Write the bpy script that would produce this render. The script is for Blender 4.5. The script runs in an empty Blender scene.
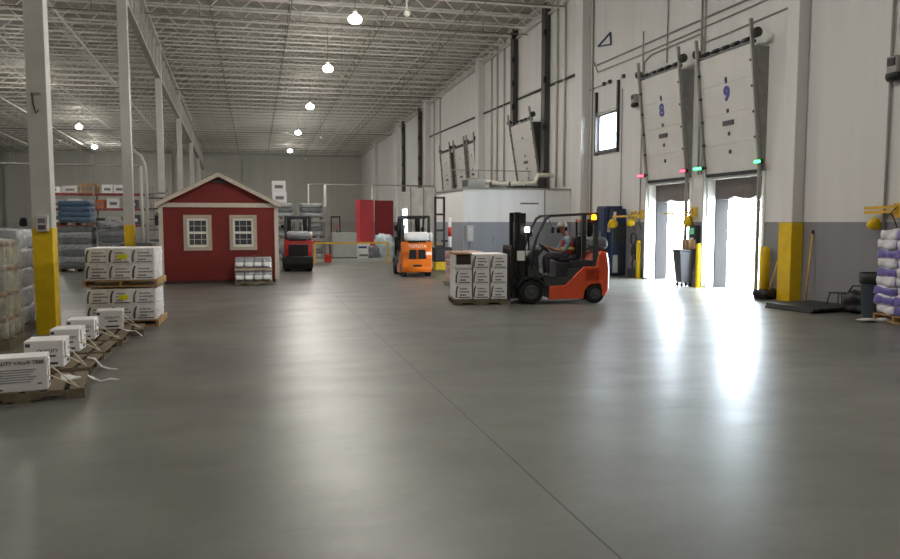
import bpy, bmesh, math, random
from mathutils import Vector, Matrix, Euler, noise
PI = math.pi
S = bpy.context.scene
COL = S.collection
RND = random.Random(7)

# ------------------------------------------------------------------ materials
def lin(c):
    c = c / 255.0
    return c / 12.92 if c <= 0.04045 else ((c + 0.055) / 1.055) ** 2.4
def rgb(h):
    h = h.lstrip('#')
    return tuple(lin(int(h[i:i + 2], 16)) for i in (0, 2, 4)) + (1.0,)
def newmat(name):
    m = bpy.data.materials.new(name); m.use_nodes = True
    nt = m.node_tree
    return m, nt, nt.nodes['Principled BSDF']
def mat(name, h, rough=0.6, metal=0.0, var=0.12, scale=6.0, bump=0.0, spec=0.5, coat=0.0, stretch=(1, 1, 1)):
    m, nt, b = newmat(name)
    tc = nt.nodes.new('ShaderNodeTexCoord')
    mp = nt.nodes.new('ShaderNodeMapping'); mp.inputs['Scale'].default_value = stretch
    nt.links.new(tc.outputs['Object'], mp.inputs['Vector'])
    n = nt.nodes.new('ShaderNodeTexNoise'); n.inputs['Scale'].default_value = scale; n.inputs['Detail'].default_value = 4
    nt.links.new(mp.outputs['Vector'], n.inputs['Vector'])
    r = nt.nodes.new('ShaderNodeValToRGB'); c = rgb(h)
    r.color_ramp.elements[0].position = 0.3; r.color_ramp.elements[1].position = 0.7
    r.color_ramp.elements[0].color = tuple(max(0, v * (1 - var)) for v in c[:3]) + (1,)
    r.color_ramp.elements[1].color = tuple(min(1, v * (1 + var)) for v in c[:3]) + (1,)
    nt.links.new(n.outputs['Fac'], r.inputs['Fac']); nt.links.new(r.outputs['Color'], b.inputs['Base Color'])
    b.inputs['Roughness'].default_value = rough; b.inputs['Metallic'].default_value = metal
    b.inputs['Specular IOR Level'].default_value = spec; b.inputs['Coat Weight'].default_value = coat
    if bump:
        bp = nt.nodes.new('ShaderNodeBump'); bp.inputs['Strength'].default_value = bump; bp.inputs['Distance'].default_value = 0.02
        nt.links.new(n.outputs['Fac'], bp.inputs['Height']); nt.links.new(bp.outputs['Normal'], b.inputs['Normal'])
    return m
def emit(name, h, strength):
    m, nt, b = newmat(name)
    b.inputs['Base Color'].default_value = rgb(h)
    b.inputs['Emission Color'].default_value = rgb(h); b.inputs['Emission Strength'].default_value = strength
    return m
def two_paint(name, low, high, z, rough=0.55):
    """wall paint: grey dado up to height z, off-white above, light vertical streaks"""
    m, nt, b = newmat(name); N = nt.nodes; L = nt.links
    g = N.new('ShaderNodeNewGeometry'); sx = N.new('ShaderNodeSeparateXYZ'); L.new(g.outputs['Position'], sx.inputs[0])
    gt = N.new('ShaderNodeMath'); gt.operation = 'GREATER_THAN'; gt.inputs[1].default_value = z; L.new(sx.outputs['Z'], gt.inputs[0])
    mx = N.new('ShaderNodeMix'); mx.data_type = 'RGBA'; mx.inputs['A'].default_value = rgb(low); mx.inputs['B'].default_value = rgb(high)
    L.new(gt.outputs[0], mx.inputs['Factor'])
    mp = N.new('ShaderNodeMapping'); mp.inputs['Scale'].default_value = (1.1, 1.1, 0.06); L.new(g.outputs['Position'], mp.inputs['Vector'])
    n = N.new('ShaderNodeTexNoise'); n.inputs['Scale'].default_value = 2.2; n.inputs['Detail'].default_value = 3; L.new(mp.outputs['Vector'], n.inputs['Vector'])
    mr = N.new('ShaderNodeMapRange'); mr.inputs['From Min'].default_value = 0.3; mr.inputs['From Max'].default_value = 0.7
    mr.inputs['To Min'].default_value = 0.94; mr.inputs['To Max'].default_value = 1.03; L.new(n.outputs['Fac'], mr.inputs['Value'])
    mu = N.new('ShaderNodeMix'); mu.data_type = 'RGBA'; mu.blend_type = 'MULTIPLY'; mu.inputs['Factor'].default_value = 1
    L.new(mx.outputs['Result'], mu.inputs['A']); L.new(mr.outputs['Result'], mu.inputs['B'])
    L.new(mu.outputs['Result'], b.inputs['Base Color']); b.inputs['Roughness'].default_value = rough
    b.inputs['Specular IOR Level'].default_value = 0.3
    return m
def film(name, h, alpha, rough=0.18):
    m, nt, b = newmat(name); N = nt.nodes; L = nt.links
    b.inputs['Base Color'].default_value = rgb(h); b.inputs['Roughness'].default_value = rough
    b.inputs['Specular IOR Level'].default_value = 0.8
    tc = N.new('ShaderNodeTexCoord'); n = N.new('ShaderNodeTexNoise'); n.inputs['Scale'].default_value = 9; n.inputs['Detail'].default_value = 5
    mp = N.new('ShaderNodeMapping'); mp.inputs['Scale'].default_value = (1, 1, 0.5); L.new(tc.outputs['Object'], mp.inputs['Vector']); L.new(mp.outputs['Vector'], n.inputs['Vector'])
    mr = N.new('ShaderNodeMapRange'); mr.inputs['From Min'].default_value = .35; mr.inputs['From Max'].default_value = .65
    mr.inputs['To Min'].default_value = alpha * .4; mr.inputs['To Max'].default_value = min(1, alpha * 1.6); L.new(n.outputs['Fac'], mr.inputs['Value'])
    L.new(mr.outputs['Result'], b.inputs['Alpha'])
    bp = N.new('ShaderNodeBump'); bp.inputs['Strength'].default_value = .7; bp.inputs['Distance'].default_value = .04
    L.new(n.outputs['Fac'], bp.inputs['Height']); L.new(bp.outputs['Normal'], b.inputs['Normal'])
    return m
def floor_mat():
    m, nt, b = newmat('polished_concrete'); N = nt.nodes; L = nt.links
    g = N.new('ShaderNodeNewGeometry')
    n = N.new('ShaderNodeTexNoise'); n.inputs['Scale'].default_value = 0.55; n.inputs['Detail'].default_value = 8; n.inputs['Roughness'].default_value = .62
    L.new(g.outputs['Position'], n.inputs['Vector'])
    r = N.new('ShaderNodeValToRGB')
    r.color_ramp.elements[0].position = .32; r.color_ramp.elements[0].color = rgb('5d5c56')
    r.color_ramp.elements[1].position = .7; r.color_ramp.elements[1].color = rgb('74736c')
    L.new(n.outputs['Fac'], r.inputs['Fac'])
    n2 = N.new('ShaderNodeTexNoise'); n2.inputs['Scale'].default_value = 14; n2.inputs['Detail'].default_value = 5; L.new(g.outputs['Position'], n2.inputs['Vector'])
    mr = N.new('ShaderNodeMapRange'); mr.inputs['To Min'].default_value = .9; mr.inputs['To Max'].default_value = 1.1; L.new(n2.outputs['Fac'], mr.inputs['Value'])
    mu = N.new('ShaderNodeMix'); mu.data_type = 'RGBA'; mu.blend_type = 'MULTIPLY'; mu.inputs['Factor'].default_value = 1
    L.new(r.outputs['Color'], mu.inputs['A']); L.new(mr.outputs['Result'], mu.inputs['B'])
    n5 = N.new('ShaderNodeTexNoise'); n5.inputs['Scale'].default_value = 1.1; n5.inputs['Detail'].default_value = 9; n5.inputs['Roughness'].default_value = .7
    mp5 = N.new('ShaderNodeMapping'); mp5.inputs['Scale'].default_value = (.6, 1.6, 1); mp5.inputs['Rotation'].default_value = (0, 0, -.35); L.new(g.outputs['Position'], mp5.inputs['Vector']); L.new(mp5.outputs['Vector'], n5.inputs['Vector'])
    r5 = N.new('ShaderNodeValToRGB'); r5.color_ramp.elements[0].position = .64; r5.color_ramp.elements[0].color = (1, 1, 1, 1); r5.color_ramp.elements[1].position = .76; r5.color_ramp.elements[1].color = (.5, .5, .5, 1)
    L.new(n5.outputs['Fac'], r5.inputs['Fac'])
    m5 = N.new('ShaderNodeMix'); m5.data_type = 'RGBA'; m5.blend_type = 'MULTIPLY'; m5.inputs['Factor'].default_value = 1
    L.new(mu.outputs['Result'], m5.inputs['A']); L.new(r5.outputs['Color'], m5.inputs['B']); mu = m5
    # sawn joint along the aisle
    sx = N.new('ShaderNodeSeparateXYZ'); L.new(g.outputs['Position'], sx.inputs[0])
    n3 = N.new('ShaderNodeTexNoise'); n3.inputs['Scale'].default_value = .5; L.new(g.outputs['Position'], n3.inputs['Vector'])
    ad = N.new('ShaderNodeMath'); ad.operation = 'MULTIPLY_ADD'; ad.inputs[1].default_value = .02; L.new(n3.outputs['Fac'], ad.inputs[0]); L.new(sx.outputs['X'], ad.inputs[2])
    def line(sock, at, w):
        s = N.new('ShaderNodeMath'); s.operation = 'SUBTRACT'; s.inputs[1].default_value = at; L.new(sock, s.inputs[0])
        a = N.new('ShaderNodeMath'); a.operation = 'ABSOLUTE'; L.new(s.outputs[0], a.inputs[0])
        c = N.new('ShaderNodeMath'); c.operation = 'LESS_THAN'; c.inputs[1].default_value = w; L.new(a.outputs[0], c.inputs[0]); return c.outputs[0]
    l1 = line(ad.outputs[0], 1.92, .0075)
    mx = N.new('ShaderNodeMix'); mx.data_type = 'RGBA'; mx.inputs['B'].default_value = rgb('2c2a28')
    fa = N.new('ShaderNodeMath'); fa.operation = 'MULTIPLY'; fa.inputs[1].default_value = .9; L.new(l1, fa.inputs[0]); L.new(fa.outputs[0], mx.inputs['Factor'])
    L.new(mu.outputs['Result'], mx.inputs['A']); L.new(mx.outputs['Result'], b.inputs['Base Color'])
    rr = N.new('ShaderNodeMapRange'); rr.inputs['From Min'].default_value = .3; rr.inputs['From Max'].default_value = .7
    rr.inputs['To Min'].default_value = .30; rr.inputs['To Max'].default_value = .43; L.new(n5.outputs['Fac'], rr.inputs['Value']); L.new(rr.outputs['Result'], b.inputs['Roughness'])
    b.inputs['Specular IOR Level'].default_value = .5
    bp = N.new('ShaderNodeBump'); bp.inputs['Strength'].default_value = .03; bp.inputs['Distance'].default_value = .01
    L.new(n2.outputs['Fac'], bp.inputs['Height']); L.new(bp.outputs['Normal'], b.inputs['Normal'])
    return m

M = dict(
    floor=floor_mat(),
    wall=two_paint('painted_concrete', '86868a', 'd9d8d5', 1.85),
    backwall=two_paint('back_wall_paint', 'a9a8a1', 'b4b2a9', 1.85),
    office=two_paint('office_wall_paint', '9599a0', 'f2f1ef', 1.85),
    deck=mat('roof_deck_paint', 'bab4a8', .7, 0, .12, 3.0),
    steelw=mat('white_painted_steel', 'c4c1b8', .5, 0, .06, 3),
    steelg=mat('grey_painted_steel', '9a9890', .5, 0, .08, 3),
    joist=mat('joist_paint', 'efece4', .55, 0, .08, 2),
    bridging=mat('dark_bridging_steel', '8a857a', .6, .2, .1, 3),
    darksteel=mat('dark_steel', '4b4a47', .5, .4, .15, 5),
    galv=mat('galvanised_steel', 'a8a8a4', .35, .8, .12, 9),
    yellow=mat('safety_yellow', 'deb908', .45, 0, .1, 4),
    yellow2=mat('worn_yellow', 'd9b03c', .5, 0, .15, 8),
    black=mat('black_paint', '17171a', .42, 0, .2, 8),
    rubber=mat('black_rubber', '141414', .75, 0, .2, 20, .1),
    charcoal=mat('charcoal_metal', '303134', .5, .1, .15, 8),
    greybody=mat('dark_grey_body', '3b3f3f', .45, 0, .12, 6),
    orange=mat('orange_red_paint', 'e0542f', .3, 0, .06, 3, coat=.4),
    orange2=mat('bright_orange_paint', 'f07a1c', .3, 0, .06, 3, coat=.4),
    red=mat('red_paint', 'c82a22', .35, 0, .1, 3, coat=.3),
    darkred=mat('shed_red_siding', '741c15', .6, 0, .1, 5, .1, stretch=(6, 6, .4)),
    tan=mat('tan_trim', 'b5a48f', .6, 0, .08, 8),
    cream=mat('cream_vinyl', 'e6e2d2', .45, 0, .04, 5),
    glassdark=mat('window_glass_dark', '3f3f42', .08, 0, .5, 2, spec=.8),
    carton=mat('white_carton', 'f1eeec', .6, 0, .04, 6, .05),
    cartong=mat('grey_white_carton', 'c9c5c1', .6, 0, .06, 6, .05),
    print=mat('dark_print', '4a4348', .6, 0, .15, 20),
    printl=mat('grey_print', '77727a', .6, 0, .2, 30),
    sticker=mat('yellow_sticker', 'e6e410', .5, 0, .05, 9),
    brown=mat('brown_cardboard', '9b7a55', .75, 0, .12, 8, .1),
    darkbrown=mat('dark_brown_inside', '4a3833', .8, 0, .2, 8),
    wood=mat('pallet_wood', '6e624d', .8, 0, .25, 7, .25, stretch=(1, 1, 1)),
    woodw=mat('warm_pallet_wood', 'b08d5c', .8, 0, .2, 7, .25),
    strap=mat('cream_strap', 'd8cdb6', .5, 0, .1, 9),
    foil=mat('white_film_tail', 'e2e0de', .35, 0, .05, 9),
    film=film('clear_stretch_film', 'e4e5e6', .06),
    filmg=film('grey_stretch_film', 'bfc2c5', .22),
    insul=mat('yellowish_roll', '968d6c', .7, 0, .45, 6, .3),
    rust=mat('rust_band', '7d5a33', .7, 0, .5, 9),
    greyload=mat('grey_goods', '72757a', .6, 0, .35, 5, .2, stretch=(1, 1, 5)),
    slate=mat('slate_goods', '4e5258', .6, 0, .3, 6, .2, stretch=(1, 1, 6)),
    silver=mat('silver_wrapped_goods', '9ea0a3', .35, .1, .35, 6, .3, stretch=(1, 1, 3)),
    bluewrap=mat('blue_film_goods', '46617c', .4, 0, .25, 4, .3, stretch=(1, 1, 6)),
    bluemach=mat('navy_machine_paint', '1f2c4c', .35, 0, .12, 4),
    bluesteel=mat('blue_painted_bracket', '23365e', .45, .1, .1, 5),
    sealf=mat('dock_seal_fabric', '5c5350', .85, 0, .15, 5, .2, stretch=(3, 3, 1)),
    padf=mat('dock_pad_fabric', '1d1a18', .9, 0, .15, 5, .2, stretch=(3, 3, 1)),
    gusset=mat('gusset_plate', '8b8a86', .55, .2, .15, 5),
    rimgrey=mat('wheel_rim', '48494c', .5, .2, .1, 8),
    trim=mat('light_beige_trim', 'cbbdab', .6, 0, .06, 8),
    filmroll=film('thick_stretch_film', 'c9ccc8', .28),
    doorp=mat('dock_door_panel', 'cdcbc6', .5, 0, .04, 2),
    jamb=mat('white_jamb', 'e4e2dc', .5, 0, .04, 4),
    blue_ink=mat('blue_number', '24308a', .5, 0, .05, 9),
    ink=mat('black_ink', '1c1c1e', .6, 0, .05, 9),
    whiteink=mat('white_lettering', 'f0eeea', .5, 0, .02, 9),
    lampglass=emit('high_bay_lens', 'fffaf2', 640),
    added_uplight=emit('high_bay_added_uplight', 'fffaf2', 42),
    beacon=emit('amber_beacon', 'ff8410', 7),
    redled=emit('red_signal', 'ff2a40', 14),
    greenled=emit('green_signal', '30ff70', 14),
    worklight=emit('forklift_headlamp_glow', 'fff4e0', 6),
    skin=mat('skin', '9a6a50', .55, 0, .06, 8),
    shirt=mat('grey_blue_shirt', '7d93a0', .8, 0, .12, 12),
    trousers=mat('dark_trousers', '35323a', .85, 0, .15, 12),
    vest=mat('maroon_vest', '9b2430', .75, 0, .12, 10),
    hivis=mat('hi_vis_band', 'd8d070', .5, 0, .06, 10),
    hair=mat('black_beard', '191514', .85, 0, .2, 30),
    shoe=mat('grey_shoe', '75706c', .7, 0, .15, 12),
    binp=mat('dark_grey_plastic', '3c3b40', .5, 0, .12, 5),
    binb=mat('slate_blue_plastic', '434e58', .5, 0, .1, 5),
    bagw=mat('white_plastic_bag', 'd6d4da', .35, 0, .08, 7, .3),
    bagp=mat('purple_bag_print', '6f66a8', .4, 0, .15, 7),
    pale=mat('pale_grey_board', 'b4b7b2', .6, 0, .05, 3),
    bluepale=mat('pale_blue_bundle', 'c2d2da', .4, 0, .12, 5, .3),
    redpanel=mat('bright_red_board', 'd04850', .55, 0, .08, 2, stretch=(1, 1, .3)),
    redpanel2=mat('deep_red_board', '96303a', .55, 0, .1, 2, stretch=(1, 1, .3)),
    plaster=mat('scuffed_white_sheet', 'efeee8', .6, 0, .12, 2, .15),
    pinkload=mat('pink_wrapped_goods', 'c99a8a', .45, 0, .2, 6, .2),
    beamred=mat('rack_beam_red', '8c2f2e', .5, 0, .1, 5),
    ground=mat('yard_concrete', 'c9c9c6', .8, 0, .08, 2),
    trailer=mat('white_trailer_side', 'e8eaec', .4, 0, .03, 2),
    orangebeam=mat('orange_shelf_beam', 'c9652a', .5, 0, .1, 5),
)

# ------------------------------------------------------------------ mesh helpers
class MB:
    """collects shapes into one mesh"""
    def __init__(s): s.bm = bmesh.new(); s.mats = []
    def mi(s, m):
        if m is None: return 0
        if m not in s.mats: s.mats.append(m)
        return s.mats.index(m)
    def _set(s, faces, m, smooth=False):
        i = s.mi(m)
        for f in faces: f.material_index = i; f.smooth = smooth
    def box(s, x0, x1, y0, y1, z0, z1, m=None, bev=0.0, mx=None):
        vs = [s.bm.verts.new((x, y, z)) for x in (x0, x1) for y in (y0, y1) for z in (z0, z1)]
        F = [(0, 1, 3, 2), (4, 6, 7, 5), (0, 4, 5, 1), (2, 3, 7, 6), (0, 2, 6, 4), (1, 5, 7, 3)]
        fs = [s.bm.faces.new([vs[i] for i in f]) for f in F]
        s._set(fs, m)
        if mx is not None: bmesh.ops.transform(s.bm, matrix=mx, verts=vs)
        if bev:
            es = list({e for f in fs for e in f.edges})
            r = bmesh.ops.bevel(s.bm, geom=es, offset=bev, segments=2, affect='EDGES', profile=.6)
            s._set(r['faces'], m, True)
        return s
    def prism(s, poly, axis, a, b, m=None, bev=0.0):
        """extrude a 2-D outline; axis 'x': poly is (y,z); 'y': (x,z); 'z': (x,y)"""
        def P(p, t): return {'x': (t, p[0], p[1]), 'y': (p[0], t, p[1]), 'z': (p[0], p[1], t)}[axis]
        A = [s.bm.verts.new(P(p, a)) for p in poly]; B = [s.bm.verts.new(P(p, b)) for p in poly]
        fs = [s.bm.faces.new(A), s.bm.faces.new(B[::-1])]
        n = len(poly)
        for i in range(n): fs.append(s.bm.faces.new((A[i], B[i], B[(i + 1) % n], A[(i + 1) % n])))
        bmesh.ops.recalc_face_normals(s.bm, faces=fs); s._set(fs, m)
        if bev:
            es = list({e for f in fs for e in f.edges})
            r = bmesh.ops.bevel(s.bm, geom=es, offset=bev, segments=2, affect='EDGES', profile=.6)
            s._set(r['faces'], m, True)
        return s
    def tube(s, pts, r, m=None, seg=8, cap=True):
        pts = [Vector(p) for p in pts]; rings = []; n = len(pts)
        up = None
        for i, p in enumerate(pts):
            t = (pts[min(i + 1, n - 1)] - pts[max(i - 1, 0)]).normalized()
            if up is None: up = Vector((0, 0, 1)) if abs(t.z) < .9 else Vector((1, 0, 0))
            a = t.cross(up).normalized(); b = a.cross(t).normalized(); up = b
            rr = r[i] if isinstance(r, (list, tuple)) else r
            rings.append([s.bm.verts.new(p + a * math.cos(2 * PI * k / seg) * rr + b * math.sin(2 * PI * k / seg) * rr) for k in range(seg)])
        fs = []
        for A, B in zip(rings, rings[1:]):
            for k in range(seg): fs.append(s.bm.faces.new((A[k], A[(k + 1) % seg], B[(k + 1) % seg], B[k])))
        s._set(fs, m, True)
        if cap:
            c = [s.bm.faces.new(rings[0][::-1]), s.bm.faces.new(rings[-1])]; s._set(c, m)
        return s
    def lathe(s, prof, m=None, seg=20, mx=None):
        """prof: list of (radius, z)"""
        rings = []; vs = []
        for r, z in prof:
            ring = [s.bm.verts.new((r * math.cos(2 * PI * k / seg), r * math.sin(2 * PI * k / seg), z)) for k in range(seg)]
            rings.append(ring); vs += ring
        fs = []
        for A, B in zip(rings, rings[1:]):
            for k in range(seg): fs.append(s.bm.faces.new((A[k], A[(k + 1) % seg], B[(k + 1) % seg], B[k])))
        s._set(fs, m, True)
        c = [s.bm.faces.new(rings[0][::-1]), s.bm.faces.new(rings[-1])]; s._set(c, m)
        if mx is not None: bmesh.ops.transform(s.bm, matrix=mx, verts=vs)
        return s
    def bar(s, p, q, w, h=None, m=None):
        """square bar from p to q"""
        p = Vector(p); q = Vector(q); d = q - p; L = d.length; h = h or w
        mx = Matrix.Translation(p) @ d.to_track_quat('X', 'Z').to_matrix().to_4x4()
        return s.box(0, L, -w / 2, w / 2, -h / 2, h / 2, m, 0, mx)
    def lump(s, x0, x1, y0, y1, z0, z1, m=None, n=3, amp=.03, seed=0, rnd=.12):
        """rounded, wrinkled block (bags, wrapped goods)"""
        b2 = bmesh.new(); bmesh.ops.create_cube(b2, size=1)
        bmesh.ops.subdivide_edges(b2, edges=b2.edges[:], cuts=n + 3, use_grid_fill=True)
        sx, sy, sz = x1 - x0, y1 - y0, z1 - z0; c = Vector(((x0 + x1) / 2, (y0 + y1) / 2, (z0 + z1) / 2))
        mp = {}
        for v in b2.verts:
            u = v.co * 2; q = Vector((u.x * math.sqrt(1 - u.y ** 2 / 2 - u.z ** 2 / 2 + (u.y * u.z) ** 2 / 3), u.y * math.sqrt(1 - u.z ** 2 / 2 - u.x ** 2 / 2 + (u.z * u.x) ** 2 / 3), u.z * math.sqrt(1 - u.x ** 2 / 2 - u.y ** 2 / 2 + (u.x * u.y) ** 2 / 3)))
            u = u.lerp(q, rnd * 2.4 if rnd < .4 else 1)
            p = Vector((u.x * sx / 2, u.y * sy / 2, u.z * sz / 2)) + c
            d = noise.noise_vector(p * 6 + Vector((seed * 3.1, seed * 1.7, seed))) * amp
            p = p + d; p.z = max(p.z, z0)
            mp[v] = s.bm.verts.new(p)
        fs = [s.bm.faces.new([mp[v] for v in f.verts]) for f in b2.faces]
        s._set(fs, m, True); b2.free(); return s
    def build(s, name, m=None, parent=None, loc=None, rotz=0):
        me = bpy.data.meshes.new(name); s.bm.normal_update(); s.bm.to_mesh(me); s.bm.free()
        for x in (s.mats if s.mats else [m]): me.materials.append(x)
        o = bpy.data.objects.new(name, me); COL.objects.link(o)
        if parent: o.parent = parent
        if loc is not None: o.location = loc
        if rotz: o.rotation_euler = (0, 0, rotz)
        return o

def tag(o, label, cat, group=None, kind=None):
    o['label'] = label
    if cat: o['category'] = cat
    if group: o['group'] = group
    if kind: o['kind'] = kind
    return o
def thing(name, label, cat, loc=(0, 0, 0), rotz=0, group=None):
    o = bpy.data.objects.new(name, None); o.empty_display_size = .2; COL.objects.link(o)
    o.location = loc; o.rotation_euler = (0, 0, rotz)
    return tag(o, label, cat, group)
def struct(name, mb, m=None, parent=None):
    o = mb.build(name, m, parent)
    if not parent: o['kind'] = 'structure'
    return o
KIDS = {}
def dup(root, loc, rotz=None, label=None, group=None):
    def cp(o, parent):
        c = o.copy(); COL.objects.link(c)
        if parent: c.parent = parent
        for ch in list(o.children): cp(ch, c)
        return c
    r = cp(root, None); r.location = loc
    if rotz is not None: r.rotation_euler = (0, 0, rotz)
    if label: r['label'] = label
    if group: r['group'] = group
    return r
def text(s, size, m, parent, loc, rot, name='lettering', align='CENTER', ext=.002, bold=.0):
    c = bpy.data.curves.new(name, 'FONT'); c.body = s; c.size = size; c.align_x = align; c.align_y = 'CENTER'; c.extrude = ext
    c.materials.append(m)
    c.offset = bold
    t = bpy.data.objects.new(name, c); COL.objects.link(t)
    dg = bpy.context.evaluated_depsgraph_get(); me = bpy.data.meshes.new_from_object(t.evaluated_get(dg)); me.name = name
    bpy.data.objects.remove(t)
    if not me.materials: me.materials.append(m)
    o = bpy.data.objects.new(name, me); COL.objects.link(o); o.parent = parent; o.location = loc; o.rotation_euler = rot
    return o

# ------------------------------------------------------------------ camera
F = 730.0
cam = bpy.data.cameras.new('camera'); co = bpy.data.objects.new('camera', cam); COL.objects.link(co)
cam.sensor_fit = 'HORIZONTAL'; cam.sensor_width = 36; cam.lens = F / 900 * 36; cam.clip_end = 400
pitch = math.atan2(57.5, F); yaw = math.atan2(195, math.hypot(F, 57.5))
co.location = (0, 0, 1.85); co.rotation_euler = (PI / 2 - pitch, 0, -yaw)
S.camera = co

W = 12.3           # inner face of the right wall
YB = 87.0          # back wall
XL = -40.0
YF = -12.0
def ceil_z(x, y): return 11.9 + .0127 * (x - W) - .0184 * y

# ------------------------------------------------------------------ setting
struct('floor', MB().box(XL, W + .45, YF, YB, -.2, 0), M['floor'])
def wall_with_holes(x0, x1, y0, y1, z1, holes):
    """holes: (ya, yb, za, zb) sorted by y"""
    mb = MB(); y = y0
    for ya, yb, za, zb in holes:
        mb.box(x0, x1, y, ya, 0, z1)
        if za > 0: mb.box(x0, x1, ya, yb, 0, za)
        mb.box(x0, x1, ya, yb, zb, z1); y = yb
    mb.box(x0, x1, y, y1, 0, z1); return mb
D9 = (15.70, 18.05); D8 = (18.85, 21.2)
FAR = (59.4, 61.6)
struct('wall_right', wall_with_holes(W, W + .2, YF, YB, 12.4, [(D9[0], D9[1], 0, 3.1), (D8[0], D8[1], 0, 3.1), (23.42, 24.98, 4.42, 5.76), (FAR[0], FAR[1], 0, 3.0)]), M['wall'])
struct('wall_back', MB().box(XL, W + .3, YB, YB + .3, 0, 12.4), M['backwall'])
struct('wall_left', MB().box(XL - .3, XL, YF, YB, 0, 12.4), M['wall'])
struct('wall_front', MB().box(XL, W + .3, YF - .3, YF, 0, 12.4), M['wall'])
mb = MB()
cs = [(x, y, ceil_z(x, y)) for x, y in ((XL, YF), (W + .3, YF), (W + .3, YB + .3), (XL, YB + .3))]
v = [mb.bm.verts.new(c) for c in cs] + [mb.bm.verts.new((c[0], c[1], c[2] + .25)) for c in cs]
for f in ((3, 2, 1, 0), (4, 5, 6, 7), (0, 1, 5, 4), (1, 2, 6, 5), (2, 3, 7, 6), (3, 0, 4, 7)): mb.bm.faces.new([v[i] for i in f])
def deck_mat():
    m, nt, b = newmat('ribbed_roof_deck'); N = nt.nodes; L = nt.links
    g = N.new('ShaderNodeNewGeometry')
    w = N.new('ShaderNodeTexWave'); w.bands_direction = 'Y'; w.inputs['Scale'].default_value = 2.1; w.inputs['Distortion'].default_value = 0
    L.new(g.outputs['Position'], w.inputs['Vector'])
    n = N.new('ShaderNodeTexNoise'); n.inputs['Scale'].default_value = 2; n.inputs['Detail'].default_value = 6; L.new(g.outputs['Position'], n.inputs['Vector'])
    r = N.new('ShaderNodeValToRGB'); r.color_ramp.elements[0].position = .35; r.color_ramp.elements[0].color = rgb('b4b0a6'); r.color_ramp.elements[1].position = .65; r.color_ramp.elements[1].color = rgb('cbc7bd')
    L.new(n.outputs['Fac'], r.inputs['Fac']); L.new(r.outputs['Color'], b.inputs['Base Color'])
    bp = N.new('ShaderNodeBump'); bp.inputs['Strength'].default_value = 1; bp.inputs['Distance'].default_value = .05
    L.new(w.outputs['Fac'], bp.inputs['Height']); L.new(bp.outputs['Normal'], b.inputs['Normal'])
    b.inputs['Roughness'].default_value = .75
    return m
struct('ceiling', mb, deck_mat())
# ledger beam where the roof meets the right wall
mb = MB(); y0, y1 = YF, YB
for dz, a, h in ((-.30, .22, .1), (-.72, .14, .08)):
    A = (W - a / 2, y0, ceil_z(W, y0) + dz); B = (W - a / 2, y1, ceil_z(W, y1) + dz)
    mb.bar(A, B, a, h)
struct('trim_1', mb, M['steelw'])
mb = MB().box(XL, W, YB - .15, YB, ceil_z(-10, YB) - .55, ceil_z(-10, YB) - .35)
struct('trim_2', mb, M['steelg'])
# yard outside the docks
struct('ground_outside', MB().box(W + .75, 70, -30, 80, -1.3, -1.2), M['ground'])
struct('dock_pit', MB().box(W + .3, W + .75, 15.2, 21.8, -1.3, -.01), M['ground'])

# concrete pilasters on the right wall
ordn = ['nearest', 'second nearest', 'third nearest', 'fourth nearest', 'fifth nearest', 'farthest']
for i, y in enumerate((14.33, 25.65, 38.8, 51.7, 63.0, 74.8)):
    p = thing('wall_pilaster', ['off-white pilaster with a yellow base beside the open dock doors', 'bright off-white pilaster at the end of the white office',
        'off-white pilaster between the single raised door and the three raised doors', 'off-white pilaster just beyond the three far raised doors', 'off-white pilaster beyond two dark vertical tracks far down the wall',
        'farthest off-white pilaster on the dock wall, near the back corner'][i], 'pilaster', (W, y, 0), 0, 'pilasters along the dock wall')
    d, ln = (.3, .40) if i == 0 else (.36, .62)
    MB().box(-d, 0, 0, ln, 0, ceil_z(W, y) - .35, None, .02).build('shaft', M['wall'], p)
    if i == 0: tag(MB().box(-d - .012, 0, -.012, ln + .012, .0, 1.84).build('base_guard', M['yellow'], p), 'yellow painted base', None)
for i, x in enumerate((-34, -25.3, -17.3, -9.3, -1.2, 3.6)):
    tag(MB().box(x, x + .55, YB - .5, YB, 0, 9.1).build('wall_pilaster', M['backwall']),
        ['grey pilaster at the far left of the back wall', 'grey back wall pilaster left of the nearest white column', 'grey back wall pilaster behind the storage rack, right of the nearest column', 'grey back wall pilaster in line with the second column',
         'grey back wall pilaster above the red shed roof', 'grey back wall pilaster beyond the wire cage'][i], 'pilaster', 'pilasters on the back wall')

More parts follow.
